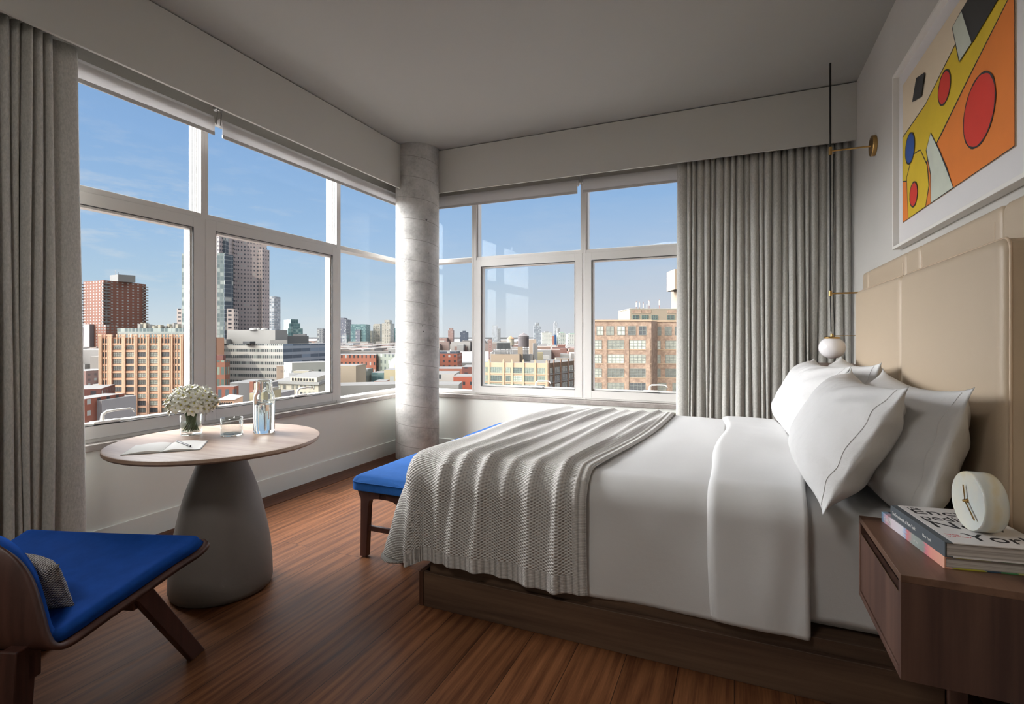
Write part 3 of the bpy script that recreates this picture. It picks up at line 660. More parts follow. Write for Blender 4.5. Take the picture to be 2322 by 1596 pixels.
pillow('white pillow leaning in the front row on the curtain side of the bed', (.385, 3.38, .878), (.03, -1, 0), UPF, 15)
pillow('white pillow leaning in the front row, largest and closest to the stacked books', (.385, 2.40, .862), (-.03, -1, .0), UPF, 21)
# ---------------------------------------------------------------- headboard
hb = thing('headboard', 'tall beige leather headboard panel running along the wall behind the bed', 'headboard', (.80, 2.9, .5))
def pad(y0, y1, z0, z1, x0, th, r, name, mat, bulge=.0):
    def P(u, v):
        s, t = -1 + 2 * u, -1 + 2 * v; cy, cz, hy, hz = (y0 + y1) / 2, (z0 + z1) / 2, (y1 - y0) / 2, (z1 - z0) / 2
        y, z = s * hy, t * hz; kx = max(0, abs(y) - (hy - r)), max(0, abs(z) - (hz - r)); d = math.hypot(*kx)
        if d > r:  y = math.copysign(hy - r + kx[0] / d * r, y); z = math.copysign(hz - r + kx[1] / d * r, z); d = r
        k = math.sqrt(max(0, 1 - (d / r) ** 2))
        return (x0 - (th - r * .6) - r * .6 * k * 1.0 - bulge * (1 - s * s) * (1 - t * t), cy + y, cz + z)
    n = 60; us = [(i / n) for i in range(n + 1)]
    f = lambda t: (.5 - .5 * math.cos(PI * t))
    m = MB(); m.grid(lambda u, v: P(f(u), f(v)), n, n)
    b = len(m.v); ring = []
    for i in range(n + 1): ring.append(i * (n + 1))
    for j in range(1, n + 1): ring.append(n * (n + 1) + j)
    for i in range(n - 1, -1, -1): ring.append(i * (n + 1) + n)
    for j in range(n - 1, 0, -1): ring.append(j)
    for q in ring: m.v.append((x0, m.v[q][1], m.v[q][2]))
    L = len(ring)
    for k in range(L): m.face((ring[k], b + k, b + (k + 1) % L, ring[(k + 1) % L]))
    o = m.build(name, mat, hb, smooth=60); return o, [m.v[q] for q in ring]
seams = [4.13, 3.965, 3.17, 2.955, 2.155, .95]
for i in range(len(seams) - 1):
    pad(seams[i + 1] + .002, seams[i] - .002, .42, 1.650, XR - .002, .052, .030, 'back_panel', 'leather')
for i, (a, b_) in enumerate(((1.945, 2.945), (2.955, 3.935))):
    o, ring = pad(a, b_, .42, 1.512, .795, .082, .035, 'cushion_panel', 'leather', .006)
    x = .795 - .082 + .022; pts = [(x, p[1] + (.001 if p[1] > (a + b_) / 2 else -.001), p[2] + (.001 if p[2] > 1 else -.001)) for p in ring[::3]]; pts.append(pts[0])
    MB().tube(pts, .0042, 7, cap=False).build('piping', 'piping', o, smooth=60)
for y in (2.195, 3.21, 2.915): MB().tube([(XR - .0545, y, .6 + .04 * k) for k in range(26)], .0011, 4).build('stitching', 'piping', hb)
# ---------------------------------------------------------------- bench (two, end to end at the foot of the bed)
def bench(y0, y1, label):
    x0, x1 = -1.955, -1.565; t = thing('bench', label, 'bench', ((x0 + x1) / 2, (y0 + y1) / 2, 0), 'blue velvet benches at the foot of the bed')
    Z = .452
    def top(u, v):
        s, w = -1 + 2 * u, -1 + 2 * v; s = math.copysign(abs(s) ** .8, s); w = math.copysign(abs(w) ** .8, w)
        hx, hy = (x1 - x0) / 2 + .012, (y1 - y0) / 2 + .012; r = .05; x, y = s * hx, w * hy
        kx, ky = max(0, abs(x) - (hx - r)), max(0, abs(y) - (hy - r)); d = math.hypot(kx, ky)
        if d > r: x = math.copysign(hx - r + kx / d * r, x); y = math.copysign(hy - r + ky / d * r, y); d = r
        return ((x0 + x1) / 2 + x, (y0 + y1) / 2 + y, Z - .028 * (1 - math.sqrt(max(0, 1 - (d / r) ** 2))) + .012 * (1 - s * s) * (1 - w * w) + .001 * mnoise.noise(Vector((x * 9, y * 9, 1))))
    m = MB(); n = 44; m.grid(top, n, n); b = len(m.v); ring = [i * (n + 1) for i in range(n + 1)] + [n * (n + 1) + j for j in range(1, n + 1)] + [i * (n + 1) + n for i in range(n - 1, -1, -1)] + list(range(n - 1, 0, -1))
    cx_, cy_ = (x0 + x1) / 2, (y0 + y1) / 2
    for q in ring: p = m.v[q]; m.v.append((p[0], p[1], Z - .075))
    for q in ring: p = m.v[q]; m.v.append((cx_ + (p[0] - cx_) * .96, cy_ + (p[1] - cy_) * .985, Z - .079))
    L = len(ring)
    for k in range(L):
        m.face((ring[k], b + k, b + (k + 1) % L, ring[(k + 1) % L])); m.face((b + k, b + L + k, b + L + (k + 1) % L, b + (k + 1) % L))
    m.face([b + L + k for k in range(L)])
    o = m.build('seat', 'velvet2', t, smooth=50)
    MB().tube([(m.v[q][0] + math.copysign(.001, m.v[q][0] - cx_), m.v[q][1] + math.copysign(.001, m.v[q][1] - cy_), Z - .030) for q in ring[::2]] + [(m.v[ring[0]][0], m.v[ring[0]][1], Z - .030)], .003, 6, cap=False).build('piping', 'velvet2', o, smooth=60)
    zt = Z - .076
    MB().box((x0 + .03, y0 + .02, zt - .045), (x1 - .03, y0 + .045, zt)).box((x0 + .03, y1 - .045, zt - .045), (x1 - .03, y1 - .02, zt)).box((x0 + .02, y0 + .045, zt - .045), (x0 + .045, y1 - .045, zt)).box((x1 - .045, y0 + .045, zt - .045), (x1 - .02, y1 - .045, zt)).build('apron', 'benchwood', t, bevel=.003)
    for sy, ya in ((1, y0 + .012), (-1, y1 - .012)):
        for sx, xa in ((1, x0 + .022), (-1, x1 - .022)):
            # leg outline in the end plane: curved shoulder, taper to the foot
            def X(d): return xa + sx * d
            out = [(.0, zt), (.012, zt - .03), (.022, zt - .045), (.024, zt - .07), (.020, .02), (.018, .006)]
            inn = [(.155, zt), (.150, zt - .040), (.105, zt - .046), (.085, zt - .058), (.078, zt - .085), (.062, .006)]
            inn2 = []
            mm = MB(); wy = .036; k_ = len(out)
            for yy in (ya, ya + sy * wy):
                for (d, z) in out: mm.v.append((X(d), yy, z))
                for (d, z) in inn: mm.v.append((X(d), yy, z))
            nn = 2 * k_
            for i in range(k_ - 1):
                for off in (0, nn):
                    q = (off + i, off + i + 1, off + k_ + i + 1, off + k_ + i); mm.face(q if (off == 0) == (sx * sy > 0) else q[::-1])
                q = (i, nn + i, nn + i + 1, i + 1); mm.face(q if sx * sy > 0 else q[::-1])
                q = (k_ + i, k_ + i + 1, nn + k_ + i + 1, nn + k_ + i); mm.face(q if sx * sy > 0 else q[::-1])
            q = (k_ - 1, nn + k_ - 1, nn + 2 * k_ - 1, 2 * k_ - 1); mm.face(q if sx * sy > 0 else q[::-1]); q = (0, k_, nn + k_, nn); mm.face(q if sx * sy > 0 else q[::-1])
            l = mm.build('leg', 'benchwood', t, bevel=.003)
            MB().lathe([(0, 0), (.013, 0), (.013, .006), (0, .006)], 14, (X(.040), ya + sy * wy / 2, 0)).build('glide', 'chrome', l)
        MB().box((x0 + .07, ya + sy * .008, .150), (x1 - .07, ya + sy * .028, .178)).build('stretcher', 'benchwood', t, bevel=.003)
    return t
bench(2.295, 3.525, 'blue velvet bench with walnut legs in plain view at the foot of the bed')
bench(3.56, 4.28, 'second blue velvet bench beyond the first, only its edge showing past the throw')
# ---------------------------------------------------------------- nightstand
NX, NY0, NY1, NZ0, NZ1 = .366, 1.505, 1.955, .400, .652
ns = thing('nightstand', 'dark walnut wall-hung nightstand with one angled drawer front, beside the bed', 'nightstand', (.58, 1.73, NZ0))
T_ = .018; m = MB(); XB = .790
m.box((NX, NY0, NZ0), (XB, NY0 + T_, NZ1 - T_)).box((NX, NY1 - T_, NZ0), (XB, NY1, NZ1 - T_)).box((NX, NY0 + T_, NZ0), (XB, NY1 - T_, NZ0 + T_)).box((XB - T_, NY0 + T_, NZ0 + T_), (XB, NY1 - T_, NZ1 - T_)).build('body', 'nwood', ns, bevel=.0012)
MB().box((NX, NY0, NZ1 - T_), (XB, NY1, NZ1)).build('top', 'nwoody', ns, bevel=.0012)
# drawer front leaning in at its top, leaving the finger gap
dr = MB(); yA, yB = NY0 + T_ + .002, NY1 - T_ - .002; z0, z1 = NZ0 + T_ + .003, NZ1 - .052
for x, z in ((NX + .002, z0), (NX + .002, z1), (NX + .020, z1 + .000), (NX + .020, z0)):
    for y in (yA, yB): dr.v.append((x, y, z))
for q in ((0, 1, 3, 2), (2, 3, 5, 4), (4, 5, 7, 6), (6, 7, 1, 0)): dr.face(q)
dr.face((0, 2, 4, 6)); dr.face((1, 7, 5, 3))
d_ = dr.build('drawer', 'nwood', ns, bevel=.001)
MB().box((NX + .002, yA, z1), (NX + .0035, yB, z1 + .0015)).build('brass_edge', 'brass', d_)
MB().box((NX + .024, yA + .01, z0), (XB - .03, yB - .01, z1 - .03)).build('drawer_box', 'gasket', d_)
# tall cabinet at the far side of the bed, only its top edge shows
fc_ = thing('bedside_cabinet', 'dark wooden bedside cabinet at the far side of the bed, mostly behind the pillows', 'cabinet', (.6, 4.25, 0))
MB().box((.50, 4.02, 0), (.79, 4.44, 1.012)).build('body', 'nwood', fc_, bevel=.002); MB().box((.49, 4.01, 1.012), (.79, 4.45, 1.032)).build('top', 'nwoody', fc_, bevel=.002)
# ---------------------------------------------------------------- books and clock
def book(label, name, c, wd, sd, W_, L_, z0, z1, cov, pages, spine_m, cat='book'):
    t = thing(name, label, cat, (c[0], c[1], z0)); wd = Vector(wd).normalized(); sd = Vector(sd).normalized(); k = .0028
    Mx = Matrix(((wd.x, sd.x, 0, c[0]), (wd.y, sd.y, 0, c[1]), (0, 0, 1, 0), (0, 0, 0, 1)))
    MB().box((.006, .004, z0 + k), (W_ - .004, L_ - .004, z1 - k), mat=Mx).build('pages', pages, t)
    MB().box((.018, 0, z1 - k), (W_, L_, z1), mat=Mx).build('front_cover', cov, t, bevel=.0006)
    MB().box((.018, 0, z0), (W_, L_, z0 + k), mat=Mx).build('back_cover', cov, t, bevel=.0006)
    m = MB(); m.box((0, 0, z0), (.0035, L_, z1), mat=Mx).box((.0035, 0, z1 - k), (.018, L_, z1 - .0004), mat=Mx).box((.0035, 0, z0), (.018, L_, z0 + k), mat=Mx); m.build('spine', spine_m, t, bevel=.0008)
    return t, Mx
def pages_mat():
    t = NT('page edges'); v = t.coord('Object', (1, 1, 700)); n = t.noise(v, 1, 2)
    return t.pbr(t.ramp(n, [(.35, (.34, .31, .29)), (.65, (.56, .53, .50))]), .8)
M['pages'] = pages_mat()
def cover2():
    t = NT('colourful book jacket'); v = t.coord('Object', (1, 1, 1)); w = t.n('ShaderNodeTexVoronoi', ins={'Vector': v, 'Scale': 26}).outputs[1]
    s = t.n('ShaderNodeSeparateColor', ins={0: w}).outputs[0]
    x = t.ramp(s, [(.0, (.02, .03, .05)), (.3, (.05, .22, .42)), (.5, (.62, .58, .03)), (.62, (.02, .03, .05)), (.78, (.45, .06, .12)), (.9, (.06, .25, .10))])
    return t.pbr(x, .4)
M['jacket'] = cover2()
def spine2():
    t = NT('pastel book spine'); v = t.coord('Generated'); s = t.n('ShaderNodeSeparateXYZ', ins={0: v}); n = t.math('ADD', s.outputs[1], t.math('MULTIPLY', t.math('SUBTRACT', t.noise(v, 5, 3), .5), .10))
    x = t.ramp(n, [(0, (.78, .42, .30)), (.18, (.80, .34, .28)), (.24, (.72, .22, .28)), (.27, (.30, .33, .31)), (.46, (.34, .38, .36)), (.54, (.70, .22, .24)), (.57, (.35, .50, .72)), (.61, (.70, .68, .74)), (.80, (.72, .62, .68)), (.84, (.42, .34, .38)), (.90, (.70, .40, .48)), (.97, (.28, .45, .66))])
    return t.pbr(x, .4)
M['spine2'] = spine2()
S1 = (-.150, .9887, 0); W1 = (.9887, .150, 0)
tb, Mx2 = book('thinner book with pastel spine, at the bottom of the nightstand pile', 'book', (.474, 1.587), (.986, .163), (-.163, .986), .26, .340, .6522, .6815, 'jacket', 'pages', 'spine2')
ub, Mx = book('thick white-covered book with slate spine, on top of the nightstand pile', 'book', (.474, 1.583), W1, S1, .224, .292, .6817, .7185, 'cover', 'pages', 'spine')
zt = .7187; wv = Vector(W1); sv = Vector(S1)
def onc(a, b): p = Mx @ Vector((a, b, zt)); return (p.x, p.y, zt)
def tx(s, a, b, size, mat='ink', sx=1.0): return text('lettering', s, onc(a, b), W1, S1, size, mat, ub, ext=.0002, sx=sx)
tx('The', .030, .266, .021); tx('Ency-', .030, .222, .060, sx=1.22); tx('pedia of', .030, .172, .056, sx=.94); tx('New', .030, .112, .072, sx=1.18); tx('York', .070, .030, .070, sx=1.08)
tx('The City,', .028, .058, .009, 'redink'); tx('by its Writers', .028, .046, .009, 'redink')
sn = Vector((-.9887, -.150, 0))
def onsp(y, z, o_=.0006, Mq=Mx): p = Mq @ Vector((-o_, y, z)); return (p.x, p.y, p.z)
text('spine_lettering', 'The Encyclopedia of New York', onsp(.280, .6945), -sv, (0, 0, 1), .0135, 'whiteink', ub, .0002, sx=.80)
text('spine_lettering', 'New York', onsp(.105, .6945), -sv, (0, 0, 1), .011, 'whiteink', ub, .0002, sx=.9)
s2 = Vector((-.163, .986, 0))
text('spine_lettering', 'ICONS OF', onsp(.322, .6615, Mq=Mx2), -s2, (0, 0, 1), .0165, 'whiteink', tb, .0002, sx=.62)
text('spine_lettering', 'OF THE', onsp(.145, .664, Mq=Mx2), -s2, (0, 0, 1), .007, 'whiteink', tb, .0002)
ck = thing('desk_clock', 'round cream onyx desk clock with two brass hands, on the book pile', 'clock', (.585, 1.725, .719))
Rk = .0755; n = Vector((-.990, -.141, 0)); cc = Vector((.588, 1.712, .7188 + Rk)); xax = Vector((-n.y, n.x, 0)) * -1; Mk = Matrix.Translation(cc) @ Matrix((xax, n.cross(xax), n)).transposed().to_4x4()
MB().lathe([(0, -.024), (Rk * .90, -.024), (Rk * .965, -.022), (Rk * .99, -.017), (Rk, -.010), (Rk, .024), (Rk * .99, .028), (Rk * .97, .030), (Rk * .95, .0295), (0, .029)], 96, mat=Mk).build('onyx_body', 'onyx', ck, smooth=50)
def hand(ang, L, w):
    m = MB(); d = Vector((math.sin(ang), math.cos(ang), 0)); s_ = Vector((d.y, -d.x, 0)); z = .0345
    for k, q in ((-.1, w * .8), (1, w * 1.2)):
        for sg in (-1, 1): m.v.append(tuple(Mk @ (d * L * k + s_ * q * sg + Vector((0, 0, z))))); m.v.append(tuple(Mk @ (d * L * k + s_ * q * sg + Vector((0, 0, z + .001)))))
    m.face((1, 3, 7, 5)); m.face((0, 4, 6, 2)); m.face((0, 1, 5, 4)); m.face((2, 6, 7, 3)); m.face((4, 5, 7, 6)); m.face((0, 2, 3, 1)); return m.build('clock_hand', 'brass', ck)
sgx = -1 if (Mk.to_3x3() @ Vector((1, 0, 0))).dot(Vector((RX, RY, 0))) < 0 else 1; up_ = 1 if (Mk.to_3x3() @ Vector((0, 1, 0))).z > 0 else -1
hand(math.atan2(.22, 1 * up_), .040, .0022); hand(math.atan2(-.72, -.66 * up_), .056, .0022)
MB().lathe([(0, .029), (.0055, .029), (.0055, .031), (.003, .0315), (.003, .040), (0, .0405)], 20, mat=Mk).build('hub', 'brass', ck, smooth=40)
# ---------------------------------------------------------------- pendant wall lamp at the far bedside
LX, LY = .592, 4.03
lp = thing('wall_lamp', 'slender black and brass wall lamp with a white glass globe, by the far pillows', 'lamp', (XR, LY, 2.47))
MB().tube([(LX, LY, 3.06), (LX, LY, 1.50)], .0065, 12).build('rod', 'black', lp, smooth=60)
MB().tube([(LX, LY, 1.50), (LX + .004, LY, 1.26)], .0035, 10).tube([(LX + .022, LY + .01, 2.45), (LX + .018, LY + .012, 2.0), (LX + .016, LY + .012, 1.6), (LX + .034, LY + .012, 1.0), (LX + .034, LY + .012, .95)], .0028, 8).build('cord', 'black', lp, smooth=60)
MB().tube([(LX - .004, LY, 2.47), (XR - .022, LY, 2.47)], .0055, 12).tube([(LX - .004, LY, 1.515), (XR - .05, LY, 1.515)], .0055, 12).tube([(LX + .002, LY, 1.232), (XR - .05, LY, 1.232)], .0018, 8).build('arm', 'brass', lp, smooth=60)
MB().lathe([(0, -.026), (.011, -.026), (.011, .026), (0, .026)], 20, (LX, LY, 2.47)).lathe([(0, -.018), (.010, -.018), (.010, .018), (0, .018)], 20, (LX, LY, 1.515)).build('joint', 'brass', lp, smooth=40)
Mw = Matrix.Translation((XR, LY, 2.47)) @ Matrix.Rotation(-PI / 2, 4, 'Y')
MB().lathe([(0, .0), (.064, 0), (.066, .002), (.066, .022), (.064, .024), (0, .024)], 48, mat=Mw).build('wall_plate', 'brass', lp, smooth=40)
GR = .080
MB().lathe([(GR * math.sin(PI * k / 30), -GR * math.cos(PI * k / 30) * .93) for k in range(31)], 48, (LX + .010, LY, 1.152)).build('globe', 'opal', lp, smooth=180)
MB().lathe([(0, .0), (.046, 0), (.048, .003), (.048, .012), (.044, .016), (.010, .018), (.008, .036), (.0, .037)], 40, (LX + .010, LY, 1.152 + GR * .93 - .018)).build('globe_cap', 'brass', lp, smooth=40)
# ---------------------------------------------------------------- framed artwork
AX = .800; ay0, ay1, az0, az1 = 2.005, 3.447, 1.702, 2.655
art = thing('framed_artwork', 'large white-framed abstract painting in yellow, orange and red above the headboard', 'picture', (XR, (ay0 + ay1) / 2, az0))
fw = .016; m = MB()
m.box((AX, ay0, az0), (XR - .001, ay0 + fw, az1)).box((AX, ay1 - fw, az0), (XR - .001, ay1, az1)).box((AX, ay0 + fw, az0), (XR - .001, ay1 - fw, az0 + fw)).box((AX, ay0 + fw, az1 - fw), (XR - .001, ay1 - fw, az1)).build('frame', 'white', art, bevel=.0015)
MB().box((XR - .016, ay0 + fw, az0 + fw), (XR - .010, ay1 - fw, az1 - fw)).build('mat_board', 'cover', art)
gy0, gy1, gz0, gz1 = 2.150, 3.345, 1.830, 2.560; GW, GH = gy1 - gy0, gz1 - gz0; PX = XR - .020
cv = MB().box((PX, gy0, gz0), (XR - .0165, gy1, gz1)).build('canvas', plain('painting ground', (.72, .60, .44), .7, var=.06), art)
pm = {'y': plain('painted ochre yellow', (.72, .50, .02), .6, var=.2, nscale=9), 'o': plain('painted orange', (.80, .22, .03), .6, var=.2, nscale=7), 'r': plain('painted red', (.66, .035, .02), .6, var=.15, nscale=9),
      'k': plain('painted charcoal', (.03, .028, .028), .6, var=.3), 'b': plain('painted blue', (.02, .08, .30), .6, var=.2), 'w': plain('painted pale wash', (.62, .66, .56), .6, var=.2, nscale=12)}
def A(p, lv=0): return (PX - .0006 - .0005 * lv, gy1 - p[0] * GW, gz0 + p[1] * GH)   # p: fractions from the left and from the bottom
lv_ = [0]
def shape(pts, mat, outline=True, w=.004):
    lv_[0] += 1; m = MB(); m.v = [A(p, lv_[0]) for p in pts]; m.face(range(len(pts))); o = m.build('painted_shape', pm[mat], cv)
    if outline:
        q = MB(); n = len(pts); cx0 = sum(p[0] for p in pts) / n; cy0 = sum(p[1] for p in pts) / n; l2 = lv_[0] + .5
        for i, p in enumerate(pts):
            a, b_ = pts[i - 1], pts[(i + 1) % n]; d = Vector(((b_[0] - a[0]) * GW, (b_[1] - a[1]) * GH)).normalized(); ww = w * (.7 + .5 * math.sin(i * .8) ** 2)
            for sg in (-1, 1): q.v.append(A((min(1, max(0, p[0] + sg * -d.y * ww / GW)), min(1, max(0, p[1] + sg * d.x * ww / GH))), l2))
        for i in range(n): j = (i + 1) % n; q.face((2 * i, 2 * i + 1, 2 * j + 1, 2 * j))
        q.build('painted_outline', pm['k'], o)
def ell(cx, cy, a, b_, rot=0, n=40): return [(cx + (a * math.cos(t) * math.cos(rot) - b_ * math.sin(t) * math.sin(rot)) / GW, cy + (a * math.cos(t) * math.sin(rot) + b_ * math.sin(t) * math.cos(rot)) / GH) for t in [2 * PI * k / n for k in range(n)]]
shape([(0, 0), (1, 0), (1, .70), (.70, .52), (.42, .34), (.20, .22), (0, .30)], 'o')
shape([(0, .30), (.20, .22), (.42, .34), (.70, .52), (1, .70), (1, 1), (.86, 1), (.62, .80), (.30, .66), (0, .62)], 'y')
shape([(.08, 0), (.30, 0), (.34, .12), (.32, .26), (.24, .40), (.14, .42), (.06, .30)], 'y')
shape([(.36, 0), (.58, 0), (.52, .14), (.44, .30), (.36, .44), (.31, .36), (.36, .18)], 'w')
shape(ell(.78, .30, .135, .125, .3), 'r'); shape(ell(.50, .62, .070, .068, 0), 'r'); shape(ell(.11, .48, .075, .075, 0), 'b'); shape(ell(.16, .14, .060, .060, 0), 'r')
shape([(.66, .92), (.90, .96), (.93, .74), (.74, .68)], 'k'); shape([(.58, .90), (.66, .92), (.74, .68), (.64, .66)], 'w'); shape([(.20, .90), (.30, .86), (.26, .74), (.15, .78)], 'k')
# ================================================================ the city outside
GZ = -50.0
EX = .42                                                    # city materials are this much darker than their first estimate
def xplain(n, c, *a, **k): return plain(n, tuple(x * EX for x in c), *a, **k)
def exc(c): return tuple(x * EX for x in c)
def facade(name, wallc, glassc, bay, flr, wu=.55, wv=.5, bright=.15, brightc=(.55, .58, .56), band=False, rough=.7, wall2=None, off=(0, 0), metal=0.0):
    """wall with a grid of windows; UV is in metres along and up the facade"""
    wallc, glassc, brightc = exc(wallc), exc(glassc), exc(brightc)
    t = NT(name); uv = t.n('ShaderNodeTexCoord').outputs['UV']; s = t.n('ShaderNodeSeparateXYZ', ins={0: uv})
    a = t.math('ADD', t.math('DIVIDE', s.outputs[0], bay), off[0]); b = t.math('ADD', t.math('DIVIDE', s.outputs[1], flr), off[1])
    fa, fb = t.math('FRACT', a), t.math('FRACT', b)
    inb = t.math('LESS_THAN', t.math('ABSOLUTE', t.math('SUBTRACT', fb, .5)), wv / 2)
    ina = t.math('LESS_THAN', t.math('ABSOLUTE', t.math('SUBTRACT', fa, .5)), wu / 2)
    mask = t.math('MULTIPLY', inb, ina) if not band else inb
    cell = t.n('ShaderNodeCombineXYZ', ins={0: t.math('FLOOR', a), 1: t.math('FLOOR', b)}).outputs[0]
    wn = t.n('ShaderNodeTexWhiteNoise', noise_dimensions='2D', ins={'Vector': cell}).outputs[0]
    mull = t.math('LESS_THAN', t.math('ABSOLUTE', t.math('SUBTRACT', fa, .5)), .06)
    g = t.mix(t.math('LESS_THAN', wn, bright), glassc + (1,), brightc + (1,))
    g = t.mix(t.math('MULTIPLY', wn, .5), g, (.03, .04, .05, 1))
    v = t.coord(); w = t.mix(t.noise(v, .12, 3), tuple(x * .82 for x in wallc) + (1,), tuple(wallc) + (1,))
    if wall2: w = t.mix(inb, w, tuple(wall2) + (1,))
    col = t.mix(mask, w, g)
    return t.pbr(col, t.math('SUBTRACT', rough + .1, t.math('MULTIPLY', mask, rough - .25)), metal, **{'Specular IOR Level': .12})
M['roof'] = xplain('city roof', (.11, .105, .10), .9, var=.4, nscale=.3)
M['roofd'] = xplain('dark roof', (.06, .058, .055), .9, var=.4, nscale=.3)
M['extglass'] = None
def xglass():
    t = NT('city window glass'); r = t.n('ShaderNodeObjectInfo').outputs['Random']
    v = t.coord('Object', (1, 1, 1)); n = t.noise(v, .9, 2)
    c = t.ramp(t.math('ADD', t.math('MULTIPLY', r, .75), t.math('MULTIPLY', t.math('SUBTRACT', n, .5), .5)), [(.1, (.05, .055, .06)), (.34, (.11, .115, .10)), (.58, (.22, .23, .195)), (.82, (.34, .36, .32))])
    return t.pbr(c, .2)
M['extglass'] = xglass()
def prism(name, pts, z0, z1, mat, parent=None, roof='roof'):
    """upright block from ground points (anticlockwise seen from above or not: sorted here)"""
    ar = sum(pts[i][0] * pts[(i + 1) % len(pts)][1] - pts[(i + 1) % len(pts)][0] * pts[i][1] for i in range(len(pts)))
    if ar < 0: pts = pts[::-1]
    m = MB(); n = len(pts); s = 0
    for i in range(n):
        p, q = pts[i], pts[(i + 1) % n]; L = math.hypot(q[0] - p[0], q[1] - p[1]); b = len(m.v)
        m.v += [(p[0], p[1], z0), (q[0], q[1], z0), (q[0], q[1], z1), (p[0], p[1], z1)]
        m.face((b, b + 1, b + 2, b + 3), 0, [(s, z0 - GZ), (s + L, z0 - GZ), (s + L, z1 - GZ), (s, z1 - GZ)]); s = 0
    b = len(m.v); m.v += [(p[0], p[1], z1) for p in pts]; m.face(range(b, b + n), 1)
    b = len(m.v); m.v += [(p[0], p[1], z0) for p in pts]; m.face(list(range(b, b + n))[::-1], 1)
    return m.build(name, [mat, roof], parent)
def quad(L, Cn, R): return [L, Cn, R, (L[0] + R[0] - Cn[0], L[1] + R[1] - Cn[1])]
def block(uL, wL, uR, wR, depth):
    """front face from column uL at distance wL to column uR at wR, extruded away from the room"""
    L, R = place(uL, wL), place(uR, wR); dx, dy = R[0] - L[0], R[1] - L[1]; n = math.hypot(dx, dy); nx, ny = -dy / n, dx / n
    if nx * L[0] + ny * L[1] < 0: nx, ny = -nx, -ny
    return [L, R, (R[0] + nx * depth, R[1] + ny * depth), (L[0] + nx * depth, L[1] + ny * depth)]
def building(label, pts, ztop, mat, name='building', cat='building', roof='roof', z0=GZ, group=None, part='walls'):
    c = (sum(p[0] for p in pts) / len(pts), sum(p[1] for p in pts) / len(pts)); t = thing(name, label, cat, (c[0], c[1], z0), group)
    prism(part, pts, z0, ztop, mat, t, roof); return t
def centre(pts): return (sum(p[0] for p in pts) / len(pts), sum(p[1] for p in pts) / len(pts))
def shrink(pts, k, shift=(0, 0)):
    c = centre(pts); return [(c[0] + (p[0] - c[0]) * k + shift[0], c[1] + (p[1] - c[1]) * k + shift[1]) for p in pts]
def simple(label, uL, uR, v, w, depth, mat, w2=None, roof='roof', name='building', top=None, cat='building', group=None):
    """a building between two columns, top at row v, w away"""
    pts = block(uL, w, uR, w2 or w, depth); z = height(v, w); t = building(label, pts, z, mat, name=name, roof=roof, cat=cat, group=group)
    if top:                                                 # (width share, extra height in rows, material)
        prism('roof_structure', shrink(pts, top[0]), z, height(v - top[1], w), top[2], t, roof)
    return t
def two(label, uL, wL, uC, wC, uR, wR, v, mat, roof='roof', name='building', group=None):
    pts = quad(place(uL, wL), place(uC, wC), place(uR, wR)); return building(label, pts, height(v, wC), mat, roof=roof, name=name, group=group), pts
_wm = {}
def win_mesh(w, h, nx, ny, fr=.12, glass='extglass', frame=None, arch=0):
    key = (round(w, 2), round(h, 2), nx, ny, glass, frame, arch)
    if key in _wm: return _wm[key]
    m = MB()
    if arch:
        n = 10; b = 0; m.v = [(-w / 2, -.02, 0), (w / 2, -.02, 0)] + [(w / 2 * math.cos(PI * k / n), -.02, h - arch + arch * math.sin(PI * k / n)) for k in range(n + 1)]; m.face(range(len(m.v)))
    else: m.box((-w / 2, -.03, 0), (w / 2, .1, h))
    for i in range(nx + 1):
        x = -w / 2 + w * i / nx; m.box((x - fr / 2, -.10, 0), (x + fr / 2, .05, h - (arch if arch else 0)), 1)
    for j in range(ny + 1):
        z = (h - arch) * j / ny; m.box((-w / 2, -.10, z - fr / 2), (w / 2, .05, z + fr / 2), 1)
    me = m.mesh('window'); me.materials.append(M[glass]); me.materials.append(M[frame] if frame else M['xframe']); _wm[key] = me; return me
M['xframe'] = xplain('city window frames', (.30, .33, .30), .6); M['xframed'] = xplain('dark city window frames', (.10, .09, .08), .6); M['xframeg'] = xplain('green city window frames', (.20, .34, .28), .6)
M['dglass'] = xplain('dark city glass', (.05, .055, .06), .15, var=.5, nscale=.7); M['pglass'] = xplain('pale city glass', (.50, .56, .50), .25, var=.55, nscale=.5)
def put_window(t, P0, P1, s, z, me):
    dx, dy = P1[0] - P0[0], P1[1] - P0[1]; L = math.hypot(dx, dy); dx, dy = dx / L, dy / L
    o = bpy.data.objects.new('window', me); C.objects.link(o)
    nx, ny = dy, -dx                                        # the outward side: towards the room
    if nx * P0[0] + ny * P0[1] > 0: nx, ny = -nx, -ny
    X = Vector((dx, dy, 0)); Y = Vector((-nx, -ny, 0)); Z = Vector((0, 0, 1))
    if X.cross(Y).z < 0: X = -X
    o.matrix_basis = Matrix.Translation((P0[0] + dx * s, P0[1] + dy * s, z)) @ Matrix((X, Y, Z)).transposed().to_4x4()
    o.parent = t; o.matrix_parent_inverse = t.matrix_basis.inverted(); return o
def s_of(u, P0, P1):
    """metres along the facade P0-P1 at which column u meets it"""
    d = ray(u); ex, ey = P1[0] - P0[0], P1[1] - P0[1]; L = math.hypot(ex, ey); ex, ey = ex / L, ey / L
    den = d[0] * ey - d[1] * ex; k = (P0[0] * ey - P0[1] * ex) / den; x, y = d[0] * k, d[1] * k
    return (x - P0[0]) * ex + (y - P0[1]) * ey, FX * x + FY * y
